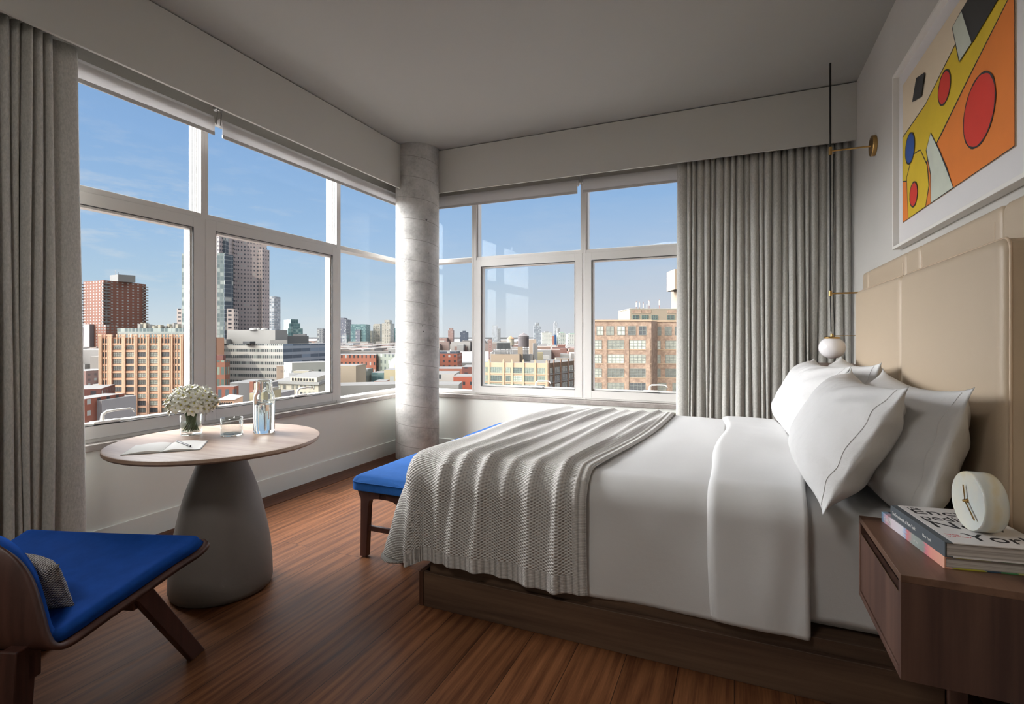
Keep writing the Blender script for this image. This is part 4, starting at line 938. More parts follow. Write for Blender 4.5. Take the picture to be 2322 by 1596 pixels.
# ---- ground, river, far shore
def ground_mat():
    t = NT('distant streets and roofs'); v = t.coord('Object', (.02, .02, .02)); w = t.n('ShaderNodeTexVoronoi', ins={'Vector': v, 'Scale': 1.6}).outputs[1]; s = t.n('ShaderNodeSeparateColor', ins={0: w}).outputs[0]
    return t.pbr(t.ramp(s, [(0, (.08, .075, .07)), (.3, (.13, .10, .09)), (.55, (.11, .105, .10)), (.8, (.10, .085, .075)), (1, (.19, .18, .17))]), .9)
g = MB().box((-9000, -2500, GZ - 2), (6000, 9000, GZ)); structure('ground', g, ground_mat())
wt = NT('river water'); wm_ = wt.pbr((.20, .29, .38, 1), .25, 0, wt.bump(wt.noise(wt.coord('Object', (.05, .05, .05)), 3, 3), .3, .5))
ra, rb = place(960, 1050), place(1420, 900); rc, rd = place(1420, 1750), place(960, 1750)
m = MB(); m.v = [(*ra, GZ + .3), (*rb, GZ + .3), (*rc, GZ + .3), (*rd, GZ + .3)]; m.face((0, 1, 2, 3)); structure('river', m, wm_)
F = facade
FM = dict(
 brick=F('red brick tower', (.30, .14, .10), (.50, .48, .44), 5.2, 2.9, .34, .42, .45), brickd=F('lower wing brick', (.30, .14, .10), (.34, .33, .31), 3.6, 2.9, .55, .40, .3),  # brickd: same brick colour, narrower bays, darker window glass
 stone=F('pale stone tower', (.70, .61, .59), (.14, .15, .18), 2.6, 3.6, .42, .40, .1), stone2=F('pale stone corner', (.62, .54, .50), (.05, .05, .06), 5.0, 3.6, .55, .42, .0),
 glass=F('green glass tower', (.40, .47, .46), (.40, .50, .50), 2.4, 3.6, .82, .80, .35, (.62, .70, .66), rough=.4), glassd=F('dark glass tower', (.32, .35, .37), (.12, .15, .19), 6, 3.6, .96, .82, .1, rough=.3),
 band=F('white banded offices', (.74, .73, .68), (.16, .18, .18), 1.35, 3.83, .78, .47, .2, (.36, .40, .38), off=(0, .2)), bandb=F('glazed banded offices', (.46, .54, .62), (.16, .22, .30), 9, 3.83, .97, .55, .2, (.30, .40, .52), off=(0, .2), rough=.35),
 blue=F('blue glass tower', (.10, .22, .30), (.06, .18, .28), 3, 3.6, .85, .7, .2, (.16, .32, .42), rough=.3), teal=F('teal glass tower', (.20, .32, .33), (.12, .26, .28), 3, 3.6, .8, .7, .3, (.28, .42, .42), rough=.35),
 grey=F('grey tower', (.36, .37, .38), (.20, .22, .24), 4, 3.6, .6, .5, .2), pale=F('pale tower', (.56, .58, .60), (.34, .40, .46), 4, 3.6, .7, .6, .3, (.6, .66, .7)), cream=F('cream tower', (.60, .57, .49), (.30, .29, .26), 5, 3.2, .45, .5, .2),
 creamd=F('cream tower with green tint', (.50, .50, .44), (.28, .29, .27), 5, 3.2, .5, .5, .2), slate=F('slate tower', (.13, .15, .19), (.09, .11, .15), 4, 3.4, .6, .5, .1), pbrick=F('pinkish brick tower', (.44, .29, .26), (.30, .22, .20), 5, 3.2, .4, .5, .3),
 purple=F('mauve glass tower', (.30, .30, .35), (.20, .22, .28), 3, 3.6, .7, .6, .2), redb=F('low red brick', (.42, .15, .10), (.06, .05, .05), 4.6, 4.2, .36, .46, .1), redd=F('dark red brick', (.27, .12, .10), (.10, .07, .07), 4.5, 4.0, .45, .45, .1),
 plank=F('plain beige wall', (.50, .42, .32), (.30, .26, .20), 300, 300, .01, .01, 0), white=F('white low building', (.66, .66, .62), (.10, .11, .11), 9, 7, .28, .30, .1), whitep=xplain('white plain wall', (.50, .495, .47), .8, var=.1, nscale=.1),
 tan=plain('tan terracotta facade', (.27, .195, .13), .8, var=.12, nscale=.15), tanside=xplain('brown side brick', (.33, .20, .135), .85, var=.2, nscale=.3), tanp=xplain('tan render', (.40, .31, .22), .85, var=.06, nscale=.1),
 orange=plain('orange brick', (.31, .155, .088), .85, var=.15, nscale=.12), orangel=plain('pale terracotta', (.40, .245, .16), .8, var=.1, nscale=.4), brown=None, conc=xplain('grey concrete parapet', (.36, .355, .335), .85, var=.1, nscale=.1), concd=xplain('dark concrete', (.24, .24, .235), .85, var=.1, nscale=.1),
 orn=xplain('cream limestone', (.60, .56, .44), .8, var=.12, nscale=.2), cornice=xplain('green-grey cornice', (.27, .27, .25), .8), mauve=xplain('mauve plain wall', (.38, .36, .37), .85, var=.1, nscale=.1), greenb=F('green-grey masonry', (.30, .33, .28), (.12, .14, .13), 4, 4.2, .4, .5, .1), yellow=F('yellow render', (.66, .58, .38), (.12, .14, .13), 7, 5, .25, .4, .1),
 navy=xplain('navy glass', (.02, .08, .20), .3), rust=xplain('rusty red wall', (.42, .16, .10), .85, var=.2, nscale=.2), louvre=xplain('black louvres', (.035, .04, .045), .5), steel=xplain('galvanised steel', (.46, .47, .47), .5, .2, var=.2, nscale=.6), tank=xplain('weathered tank boards', (.17, .145, .15), .9, var=.5, nscale=.5), copper=xplain('orange shingle cone', (.52, .24, .11), .85), verd=xplain('pale green copper roof', (.38, .52, .44), .7))
def brickmat():
    t = NT('mottled tan brick'); v = t.coord('Object', (1, 1, 1)); n = t.noise(v, .9, 6, .75)
    return t.pbr(t.ramp(n, [(.35, (.13, .088, .066)), (.5, (.195, .137, .10)), (.66, (.27, .20, .145))]), .9)
FM['brown'] = brickmat()
# ---- left window: brick apartment tower
uL, uC, uR = 189, 235, 331; wL, wC, wR = 520, 505, 545
t, P = two('tall red brick apartment tower with balconies and a flat-topped penthouse, seen through the left window', uL, wL, uC, wC, uR, wR, 635, FM['brick'], roof='roofd'); Lp, Cp, Rp, Bp = P
zt = height(635, wC); prism('penthouse', quad(place(249, wC + 20), place(268, wC + 12), place(307, wC + 22)), zt, height(622, wC + 12), FM['concd'], t)
for u_, z_ in ((262, 612), (268, 616)): a = place(u_, wC + 16); MB().tube([(a[0], a[1], height(622, wC + 12)), (a[0], a[1], height(z_, wC + 12))], .22, 5).build('aerial', 'black', t)
def along(P0, P1, f): return (P0[0] + (P1[0] - P0[0]) * f, P0[1] + (P1[1] - P0[1]) * f)
nf = 32
def balcony(P0, P1, f0, f1, out, z, h=1.1, name='balcony', mat='concd'):
    a, b_ = along(P0, P1, f0), along(P0, P1, f1); dx, dy = P1[0] - P0[0], P1[1] - P0[1]; n = math.hypot(dx, dy); nx, ny = dy / n, -dx / n
    if nx * a[0] + ny * a[1] > 0: nx, ny = -nx, -ny
    pts = [a, b_, (b_[0] + nx * out, b_[1] + ny * out), (a[0] + nx * out, a[1] + ny * out)]; ar = sum(pts[i][0] * pts[(i + 1) % 4][1] - pts[(i + 1) % 4][0] * pts[i][1] for i in range(4))
    if ar < 0: pts = pts[::-1]
    return pts, z, z + h
mb = {}
def addpr(m, pts, z0, z1):
    b = len(m.v); m.v += [(p[0], p[1], z0) for p in pts] + [(p[0], p[1], z1) for p in pts]; n = len(pts)
    for i in range(n): m.face((b + i, b + (i + 1) % n, b + n + (i + 1) % n, b + n + i))
    m.face([b + n + i for i in range(n)]); m.face([b + i for i in reversed(range(n))])
for k in range(nf):
    z = zt - 3.6 - k * 2.9
    if z < height(742, wC): break
    m = MB()
    addpr(m, *balcony(Lp, Cp, -.045, .01, 1.6, z)); m.build('balcony', FM['conc'], t)
    m = MB(); addpr(m, *balcony(Lp, Cp, .96, 1.03, 1.5, z)); addpr(m, *balcony(Cp, Rp, -.03, .13, 1.5, z)); m.build('balcony', FM['concd'], t)
    m = MB(); addpr(m, *balcony(Cp, Rp, .93, 1.035, 1.6, z)); m.build('balcony', FM['conc'], t)
prism('lower_wing', quad(place(189, 512), place(203, 508), place(224, 516)), GZ, height(735, 508), FM['mauve'], t)
prism('lower_wing', quad(place(222, 500), place(240, 497), place(265, 505)), GZ, height(737, 498), FM['brickd'], t)
# ---- orange brick office block
wO = 267; uA, uB = 227, 436; Po = block(uA, wO, uB, wO + 3, 34); zt = height(765, wO)
t = building('orange brick office block with tall piers and rows of windows, seen through the left window', Po, zt, FM['orange'], roof='roof'); O0, O1 = Po[0], Po[1]; LO = math.hypot(O1[0] - O0[0], O1[1] - O0[1])
fh = 3.62; cols = [(375 + 101.7 * i) / 3.8 + 160 for i in range(5)]; rows = 13
def pier(u, wd, out, mat, zb=GZ, z1=zt, cap=True):
    s, w = s_of(u, O0, O1); m = MB(); pts, a, b_ = balcony(O0, O1, (s - wd / 2) / LO, (s + wd / 2) / LO, out, GZ); addpr(m, pts, zb, z1 + .8)
    if cap: pts, a, b_ = balcony(O0, O1, (s - wd / 2 - .15) / LO, (s + wd / 2 + .15) / LO, out + .15, GZ); addpr(m, pts, z1 + .8, z1 + 1.5)
    return m
for u in [229.5, 252, 282, 309.5, 336.5, 363.5, 390, 413]:
    for du in (-1.9, 1.9): pier(u + du, .62, .9, 'orangel').build('pier', FM['orangel'], t)
for u in (238.5, 244.5, 266, 272.5, 293, 299.5, 319.5, 326, 346.5, 353, 373, 380, 396.5, 402.5): pier(u, .30, .45, 'o', zb=zt - 3.4 if 260 < u < 385 else GZ).build('pier', FM['orangel'], t)
for k in range(rows + 1):
    z = zt - 3.55 - (k) * fh + .2; m = MB(); addpr(m, *balcony(O0, O1, .0, 1.0, .25, z - .55, .85)); m.build('string_course', FM['orangel'], t)
    zb = z - fh + .45
    for c in [(255.8, 279.5), (285.5, 306.5), (312.5, 333.5), (339.5, 360.5), (366.5, 387)]:
        s0, _ = s_of(c[0], O0, O1); s1, _ = s_of(c[1], O0, O1); wd = (s1 - s0) * .90
        put_window(t, O0, O1, (s0 + s1) / 2, zb + .25, win_mesh(wd, 2.2, 5, 2, .10, frame='xframed', arch=.7 if k == 0 else 0))
    for c in [(232, 250), (393, 411)]:
        s0, _ = s_of(c[0], O0, O1); s1, _ = s_of(c[1], O0, O1)
        put_window(t, O0, O1, (s0 + s1) / 2, zb + .25, win_mesh((s1 - s0) * .86, 2.2, 6, 2, .10, frame='xframed'))
for c in [(255.8, 279.5), (285.5, 306.5), (312.5, 333.5), (339.5, 360.5), (366.5, 387), (232, 250), (393, 411)]:
    s0, _ = s_of(c[0], O0, O1); s1, _ = s_of(c[1], O0, O1); put_window(t, O0, O1, (s0 + s1) / 2, zt - 2.9, win_mesh((s1 - s0) * .82, 2.1, 6, 2, .10, frame='xframed'))
simple('low glazed rooftop storey behind the orange brick block', 266, 440, 744, 300, 20, F('rooftop glazing', (.50, .55, .52), (.26, .33, .32), 2.1, 6, .8, .8, .3, (.55, .62, .58)))
random.seed(3)
tt = thing('rooftop_terrace', 'row of pale chimneys and terrace boxes on the roof behind the orange brick block', 'terrace', (*place(350, 306), height(742, 306)))
for k in range(16):
    u = 312 + k * 6.6; w = 304 + random.uniform(0, 6); P = block(u, w, u + random.uniform(3.5, 6), w, 3); prism('terrace_box', P, height(744.5, w), height(random.uniform(731, 740), w), FM['orn'] if k % 3 else FM['whitep'], tt)
# ---- far left low group
simple('dark mauve residential slab at the left edge of the left window', 148, 187, 742, 560, 18, F('mauve slab', (.30, .23, .25), (.50, .48, .48), 4, 3.1, .45, .40, .5, (.6, .58, .56)))
simple('small flat brick block with paired windows beyond the curtain edge', 150, 191, 795, 430, 20, FM['redd'])
simple('pale flat-roofed hall between brick blocks at lower left', 150, 192, 826, 380, 30, FM['whitep'])
simple('wide brick warehouse with a white coping at lower left', 140, 195, 841, 330, 24, FM['pbrick'])
simple('low brick workshop in front of the tower foot', 193, 232, 855, 340, 24, FM['redd'])
simple('white parapet roof beside the orange brick block', 210, 232, 871, 300, 12, FM['whitep'])
simple('dark brick row house with small windows, bottom of the left window', 140, 229, 884, 230, 24, FM['redd'], w2=236)
simple('red brick gable wall above the window handle at far left', 140, 190, 905, 190, 20, FM['redb'])
simple('plain mauve party wall below the left window', 188, 231, 908, 196, 18, FM['mauve'])
# ---- tall tower group
t = simple('very tall stone and glass tower behind the window mullion', 515, 605, 541, 470, 30, FM['stone'], w2=486, top=(.8, 8, FM['stone']))
prism('corner_bay', block(511, 466, 530, 468, 10), GZ, height(533, 468), FM['stone2'], t); prism('corner_bay', block(595, 480, 611, 487, 22), GZ, height(566, 484), FM['stone'], t)
prism('glass_wing', block(421, 458, 497, 452, 30), GZ, height(505, 455), FM['stone'], t); prism('glass_wing', block(492, 448, 510, 450, 14), GZ, height(574, 449), FM['glass'], t); prism('glass_wing', block(509.5, 449, 529, 455, 10), GZ, height(577, 452), FM['glassd'], t)
prism('glass_wing', block(494, 456, 512, 457, 14), GZ, height(530, 457), FM['glassd'], t); prism('low_wing', block(514, 440, 530, 441, 12), GZ, height(700, 440), FM['stone2'], t)
prism('glass_wing', block(412, 450, 434, 451, 22), GZ, height(575, 450), FM['glass'], t); prism('corner_bay', block(416, 452, 436, 453, 20), GZ, height(541, 452), FM['stone2'], t)
simple('short stone block left of the very tall tower', 401, 416, 700, 480, 14, FM['stone2'])
simple('slim two-tone glass tower right of the very tall tower', 622, 635.5, 672, 760, 30, FM['blue'], w2=775, top=(.7, 0, FM['blue']))
simple('pale glass slab attached to the slim blue tower', 610, 622, 672, 755, 20, FM['pale'])
t = thing('building', 'stepped glass ziggurat tower on the skyline', 'building', (*place(675, 640), GZ))
for (a, b_, v) in ((652, 700, 775), (652, 692, 757), (653, 686, 744), (656, 681, 733), (659, 676, 724)): prism('tier', block(a, 640, b_, 646, 26), GZ, height(v, 640), FM['teal'] if a > 652 else FM['grey'], t)
simple('small grey tower alone on the skyline, right of the stepped tower', 719, 733, 745, 900, 20, FM['grey'])
# ---- white banded offices
Pb = quad(place(498, 322), place(642, 312), place(770, 372)); zt = height(780, 312)
t = building('long white office building with dark window bands, middle left window', Pb, zt, FM['band']); t2 = FM['bandb']
prism('glazed_wing', [along(Pb[1], Pb[2], .004), Pb[2], along(Pb[3], Pb[2], .98), along(Pb[1], Pb[3], .02)], GZ, zt + .02, FM['bandb'], t)
for o_ in [c for c in t.children if c.name.startswith('glazed')]:
    pass
dxy = (-ray(706)[0] * .25, -ray(706)[1] * .25)
prism('glazed_wing', [(Pb[1][0] + dxy[0] * .2, Pb[1][1] + dxy[1] * .2), (Pb[2][0] + dxy[0], Pb[2][1] + dxy[1]), Pb[2], Pb[1]], GZ, zt, FM['bandb'], t)
prism('plant_storey', quad(place(516, 326), place(624, 318), place(652, 332)), zt, height(748, 318), FM['conc'], t); prism('plant_storey', block(652, 336, 700, 350, 16), zt, height(761, 336), FM['concd'], t)
prism('roof_box', block(494, 320, 513, 320, 6), zt, height(769, 320), FM['whitep'], t); prism('roof_box', block(612, 314, 650, 317, 6), zt, height(771, 315), FM['whitep'], t)
for k, u in enumerate((570, 578, 586, 600)):
    a = place(u, 322); MB().lathe([(0, 0), (1.3 + k % 2, 0), (1.0 + k % 2, .9), (0, 1.3)], 12, (a[0], a[1], height(748, 318))).build('roof_fan', FM['whitep'], t)
a_ = place(565, 316); MB().box((a_[0] - 3, a_[1] - 2, zt), (a_[0] + 3, a_[1] + 2, zt + 1.6)).build('roof_box', FM['louvre'], t)
# ---- in front of it
t = simple('narrow dark red brick building with green windows at the mullion, second window', 480, 510, 817, 175, 3, F('red brick with green windows', (.33, .15, .10), (.14, .20, .16), 1.5, 4.2, .62, .62, .3, (.26, .34, .27)), top=(.55, 12, FM['redd']))
simple('dark red brick wing with tall windows behind the carafe', 490, 530, 876, 168, 3, F('red brick wing', (.34, .13, .09), (.10, .14, .16), 2.4, 4.4, .5, .6, .1))
t = thing('building', 'small pink arcaded building with a hipped grey roof, lower second window', 'building', (*place(512, 132), GZ)); Pa = block(493, 130, 531, 131, 9); za = height(908, 130)
prism('walls', Pa, GZ, za, FM['orangel'], t)
m = MB(); c = centre(Pa); m.v = [(*p, za + .1) for p in shrink(Pa, 1.1)] + [(c[0], c[1], height(897, 131))]; [m.face((i, (i + 1) % 4, 4)) for i in range(4)]; m.face((3, 2, 1, 0)); m.build('hipped_roof', FM['conc'], t)
L_ = math.hypot(Pa[1][0] - Pa[0][0], Pa[1][1] - Pa[0][1])
for k in range(6): put_window(t, Pa[0], Pa[1], L_ * (.16 + .135 * k), height(921, 130), win_mesh(.42, .95, 1, 1, .03, glass='dglass', frame='xframed', arch=.2))
simple('cream corner house with two small windows behind the carafe', 566, 593, 891, 140, 12, FM['yellow'], top=(.8, 6, FM['orn']))
simple('purple-grey brick block with dark roof right of the carafe', 592, 628, 893, 150, 12, FM['mauve'], roof='roofd')
simple('pale concrete lift shaft behind the cream corner house', 576, 584, 869, 165, 5, FM['orn']); simple('ribbed grey metal plant room behind the carafe', 584, 605, 869, 168, 8, F('ribbed metal', (.42, .42, .43), (.30, .30, .31), .9, 90, .5, .99, 0))
simple('low dark roof with clutter behind the carafe neck', 515, 570, 868, 185, 18, FM['concd'], roof='roofd'); simple('small orange chimney block on the low dark roof', 566, 574, 865, 178, 4, FM['rust'])
# cream ornate building with a cornice
Pc = quad(place(624, 190), place(722, 183), place(760, 215)); zc = height(866, 185)
t = building('cream limestone building with a heavy cornice and paired windows, right of the carafe', Pc, zc, FM['orn'])
prism('cornice', shrink(Pc, 1.05), zc - .9, zc + .06, FM['cornice'], t); prism('attic', shrink([along(Pc[0], Pc[1], .34), along(Pc[0], Pc[1], .97), along(Pc[3], Pc[2], .97), along(Pc[3], Pc[2], .34)], .97), zc, height(853, 190), FM['orn'], t)
Lc = math.hypot(Pc[1][0] - Pc[0][0], Pc[1][1] - Pc[0][1])
for v_, h_ in ((881.5, 1.35), (897, 1.35), (911, 1.35)):
    for u in (632, 645, 664, 673, 683.5, 691.5, 703, 711): s, w = s_of(u, Pc[0], Pc[1]); put_window(t, Pc[0], Pc[1], s, height(v_, w), win_mesh(.85 if u > 650 else 1.3, h_, 2 if u < 650 else 1, 2, .06, frame='xframed'))
Pd = shrink([along(Pc[0], Pc[1], .34), along(Pc[0], Pc[1], .97), along(Pc[3], Pc[2], .97), along(Pc[3], Pc[2], .34)], .97)
for k in range(8): put_window(t, Pd[0], Pd[1], math.hypot(Pd[1][0] - Pd[0][0], Pd[1][1] - Pd[0][1]) * (.1 + .108 * k), height(862.5, 188), win_mesh(.75, .95, 1, 1, .05, glass='dglass', frame='xframed'))
simple('small white house with four windows above the cream limestone building', 662, 752, 823, 250, 14, F('white house', (.66, .67, .62), (.10, .12, .11), 3.9, 5.6, .32, .30, .0, off=(.1, .35)), w2=262)
simple('tan brick block tucked under the white office building', 627, 664, 829, 262, 12, F('tan brick', (.40, .31, .24), (.34, .26, .20), 6, 4, .3, .3, .2)); simple('roof plant and tanks above the cream limestone building', 655, 705, 846, 215, 8, FM['steel'], top=(.7, 5, FM['orn']))
# ---- third window: skyline
simple('mauve glass tower behind the second mullion', 752, 785, 724, 1250, 40, FM['purple'], top=(.6, 4, FM['purple'])); simple('white lattice block in front of the mauve tower', 776, 786, 759, 1200, 20, FM['pale'])
t = simple('broad teal glass tower with a mauve centre strip', 795, 829, 735, 1200, 40, FM['teal']); prism('centre_strip', block(806, 1197, 817, 1197, 5), GZ, height(747, 1197), FM['purple'], t)
simple('squat green-grey tower beside the broad teal tower', 830, 843, 750, 1300, 40, FM['creamd']); simple('round-shouldered pale tower with teal base', 846, 862, 736, 1250, 40, FM['cream'], top=(.8, 2, FM['cream']))
simple('cream stepped tower near the column', 866, 885, 733, 1150, 40, FM['cream'], top=(.6, 8, FM['cream'])); simple('teal tower partly hidden by the column', 888, 912, 744, 1300, 40, FM['teal'])
simple('white office slab at the left of the third window', 764, 803, 782, 700, 40, F('white slab', (.60, .63, .65), (.40, .46, .50), 30, 4, .9, .4, .2), top=(.8, 4, FM['pale'])); simple('white terrace building with dark openings', 798, 838, 789, 560, 30, F('white terraces', (.66, .66, .64), (.07, .08, .08), 7, 9, .55, .45, .1))
simple('pale blue glass roofed hall in the third window', 838, 880, 786, 600, 30, FM['pale']); simple('white stepped block under the cream tower', 828, 862, 781, 720, 30, FM['white'])
simple('cream and red brick building with rows of arched windows', 752, 852, 804, 330, 20, F('cream and red arches', (.52, .20, .13), (.05, .05, .05), 2.6, 4.6, .36, .42, .1)); simple('cream upper storey of the arched brick building', 752, 851, 803, 329.4, 19, F('cream arches', (.62, .56, .42), (.06, .05, .05), 2.6, 9, .36, .16, .1), group=None) if False else None
simple('green-grey warehouse right of the arched brick building', 851.5, 898, 802, 335, 26, FM['greenb'], w2=322)
simple('blank beige gable wall, bottom of the third window', 745, 807, 829, 230, 16, FM['plank']); simple('green-grey corner building beside the blank beige gable', 806, 846, 841, 240, 14, FM['greenb'], w2=262)
simple('blue-green glazed lean-to in the third window', 842, 872, 845, 255, 12, FM['teal']); simple('yellow house beside the column', 871, 915, 838, 235, 14, FM['yellow']); simple('small rust-red roof block in the third window', 848, 873, 864, 215, 8, FM['rust'])
simple('long grey roof at the very bottom of the third window', 760, 915, 875, 190, 14, FM['conc'], w2=198)
dm = thing('domed_building', 'pale dome just left of the concrete column', 'building', (*place(899, 290), GZ)); a = place(901, 290)
prism('base', block(884, 285, 915, 285, 9), GZ, height(835, 288), FM['orn'], dm); MB().lathe([(4.6, 0), (4.5, 1.5), (4.0, 3.4), (3.0, 5.0), (1.6, 6.0), (.7, 6.4), (.6, 9.5), (0, 11)], 24, (a[0], a[1], height(835, 288))).build('dome', FM['orn'], dm, smooth=40)
# ---- first pane of the back window
simple('slim red brick tower with a set-back crown across the river', 1016, 1027, 749, 2300, 50, FM['pbrick'], top=(.7, 5, FM['pbrick'])); simple('dark slate tower across the river', 1043, 1060, 753, 2200, 50, FM['slate'], top=(.4, 3, FM['slate']))
simple('pair of pinkish blocks beside the column across the river', 985, 1013, 766, 2250, 50, FM['pbrick']); simple('cream block at the back window mullion across the river', 1057, 1075, 779, 2100, 40, FM['cream'])
simple('large red brick warehouse with a dark roof storey beside the river', 975, 1037, 802, 430, 40, FM['redb'], roof='roofd', top=(.9, 5, FM['slate']))
simple('dark wharf shed at the water edge', 1036, 1085, 823, 520, 30, FM['concd'], roof='roofd'); simple('flat orange-red roofed brick block in the first back pane', 975, 1050, 836, 330, 26, FM['rust']); simple('brown brick wall at the first back mullion', 1048, 1085, 832, 300, 26, FM['redd'])
simple('small red brick house with square windows, bottom of the first back pane', 1028, 1072, 854, 240, 20, F('red brick house', (.50, .15, .10), (.06, .05, .05), 3.3, 4.6, .34, .34, .0)); simple('white cluttered low roof beside the column', 975, 1032, 848, 260, 24, FM['white']); simple('grey flat roof in front of the small red brick house', 975, 1040, 872, 215, 16, FM['conc'])
# ---- middle pane of the back window
simple('pale blue glass tower with a slanted top across the river', 1116, 1128.5, 738, 2400, 50, FM['pale'], top=(.9, 0, FM['pale'])); simple('shorter grey slab joined to the pale blue glass tower', 1128, 1134.5, 745, 2400, 50, FM['grey']); simple('pink chimney-like block left of the pale blue tower', 1108, 1115, 769, 900, 14, FM['pbrick'])
simple('tall grey tower with a narrow crown right of the big water tank', 1211, 1226, 738, 1500, 40, FM['grey'], top=(.6, 7, FM['grey'])); simple('broad cream apartment tower with corner facets', 1229, 1252, 754, 1300, 50, FM['cream'], top=(.4, 3, FM['steel']))
simple('thin pale needle tower on the horizon', 1257, 1264, 732, 2600, 40, FM['pale'], top=(.6, 3, FM['pale'])); simple('small grey tower next to the needle tower', 1264, 1270, 744, 2500, 40, FM['grey'])
simple('cream apartment tower with a green cap', 1266, 1283, 755, 1300, 50, FM['creamd'], top=(.5, 3, FM['verd'])); simple('cream apartment tower at the back window mullion, green cap', 1287, 1312, 758, 1250, 50, FM['cream'], top=(.5, 3, FM['verd']))
simple('navy glass slab between the cream towers', 1257.5, 1263, 759, 1500, 30, FM['navy']); simple('thin rust-red slab beside the navy glass', 1252.5, 1257, 761, 1450, 30, FM['rust']); simple('mauve slab behind the green-capped towers', 1282, 1288, 772, 1400, 40, FM['purple']); simple('low cream block at the foot of the apartment towers', 1253, 1267, 794, 1150, 30, FM['cream'])
simple('long white low roofs behind the tan building', 1200, 1320, 803, 420, 40, FM['whitep']); simple('white cubic roof house behind the tan building', 1229, 1246, 806, 300, 10, FM['whitep']); simple('brown penthouse behind the tan building', 1261, 1290, 812, 270, 8, FM['plank'])
Pt = quad(place(1078, 236), place(1244, 226), place(1322, 262)); zt = height(823, 228)
t = building('tan terracotta loft building with green windows, middle back window', Pt, zt, FM['tan']); T0, T1, T2 = Pt[0], Pt[1], Pt[2]; LT = math.hypot(T1[0] - T0[0], T1[1] - T0[1]); LS = math.hypot(T2[0] - T1[0], T2[1] - T1[1])
prism('side_wall', [T1, T2, along(T2, Pt[3], .004), along(T1, T0, .004)], GZ, zt - .01, FM['tanside'], t)
def fpier(m, P0, P1, s, wd, out, z0, z1):
    L = math.hypot(P1[0] - P0[0], P1[1] - P0[1]); pts, a, b_ = balcony(P0, P1, (s - wd / 2) / L, (s + wd / 2) / L, out, 0); addpr(m, pts, z0, z1)
for u in (1109, 1142, 1161.5, 1187, 1214, 1240):
    s, w = s_of(u, T0, T1); m = MB(); fpier(m, T0, T1, s, .9, .35, GZ, zt + 1.0); fpier(m, T0, T1, s, .5, .45, zt + 1.0, zt + 1.5); m.build('pier', FM['tan'], t)
for r in range(6):
    zb = zt - 3.6 - r * 3.72; m = MB(); addpr(m, *balcony(T0, T1, .0, 1.0, .22, zb - 1.5, .5)); m.build('string_course', FM['tan'], t)
    for a, b_, nx in ((1092, 1105.5, 4), (1113, 1138, 5), (1147, 1157, 2), (1164, 1184, 4), (1190, 1211, 4), (1219, 1235, 3)):
        s0, _ = s_of(a, T0, T1); s1, _ = s_of(b_, T0, T1); put_window(t, T0, T1, (s0 + s1) / 2, zb - .95, win_mesh(s1 - s0, 2.45, nx, 3, .12, glass='extglass', frame='xframeg'))
    for a, b_, nx in ((1246, 1253, 2), (1258, 1269, 3), (1275, 1286, 3), (1290, 1300, 3)):
        s0, _ = s_of(a, T1, T2); s1, _ = s_of(b_, T1, T2); put_window(t, T1, T2, (s0 + s1) / 2, zb - .95, win_mesh(s1 - s0, 2.45, nx, 3, .12, glass='extglass', frame='xframe'))
    m = MB(); addpr(m, *balcony(T1, T2, .0, 1.0, .12, zb - 1.75, .65)); m.build('string_course', FM['conc'], t)
for u in (1244.5, 1255.5, 1271.5, 1288, 1302): s, w = s_of(u, T1, T2); m = MB(); fpier(m, T1, T2, s, 1.0, .3, GZ, zt + 1.2); m.build('pier', FM['tanside'], t)
prism('penthouse', quad(place(1113, 240), place(1178, 238), place(1186, 246)), zt, height(803, 239), FM['tanp'], t)
ct = thing('cooling_tower', 'black louvred rooftop cooling unit on a steel frame above the tan building', 'machinery', (*place(1142, 242), height(803, 240))); P = block(1127, 241, 1157, 241, 5); zc0, zc1 = height(791, 241), height(777.5, 241)
for (a, b_) in ((1127.3, 1141.6), (1142.6, 1157)): prism('louvre_unit', block(a, 241, b_, 241, 5), zc0, zc1, FM['louvre'], ct)
prism('steel_frame', block(1126, 241.2, 1158, 241.2, 5.2), zc1, height(776, 241), FM['steel'], ct); prism('steel_frame', block(1120, 241.2, 1160, 241.2, 5.2), height(797, 241), height(794, 241), FM['steel'], ct)
for u in (1122, 1134, 1146, 1158): a = place(u, 241.6); MB().tube([(a[0], a[1], height(804, 240)), (a[0], a[1], zc0)], .2, 5).build('support', FM['steel'], ct)
def tank(label, u, w, r, v0, v1, vtip, mat, conem, legv):
    a = place(u, w); t = thing('water_tank', label, 'water tank', (a[0], a[1], height(legv, w))); z0, z1, z2 = height(v0, w), height(v1, w), height(vtip, w)
    MB().lathe([(0, z0), (r, z0), (r, z1), (0, z1 + .01)], 24, (a[0], a[1], 0)).build('barrel', mat, t, smooth=40); MB().lathe([(r * 1.06, z1), (0, z2)], 24, (a[0], a[1], 0)).build('conical_roof', conem, t)
    for k in range(4): q = PI / 4 + k * PI / 2; MB().tube([(a[0] + r * .7 * math.cos(q), a[1] + r * .7 * math.sin(q), height(legv, w)), (a[0] + r * .7 * math.cos(q), a[1] + r * .7 * math.sin(q), z0)], .18, 6).build('leg', FM['steel'], t)
tank('large dark wooden rooftop water tank with a conical roof', 1187, 244, 2.62, 786, 762, 754, FM['tank'], FM['tank'], 803)
tank('small pale rooftop water tank with an orange conical roof', 1157.5, 262, 1.85, 783, 768, 761, FM['orn'], FM['copper'], 803)
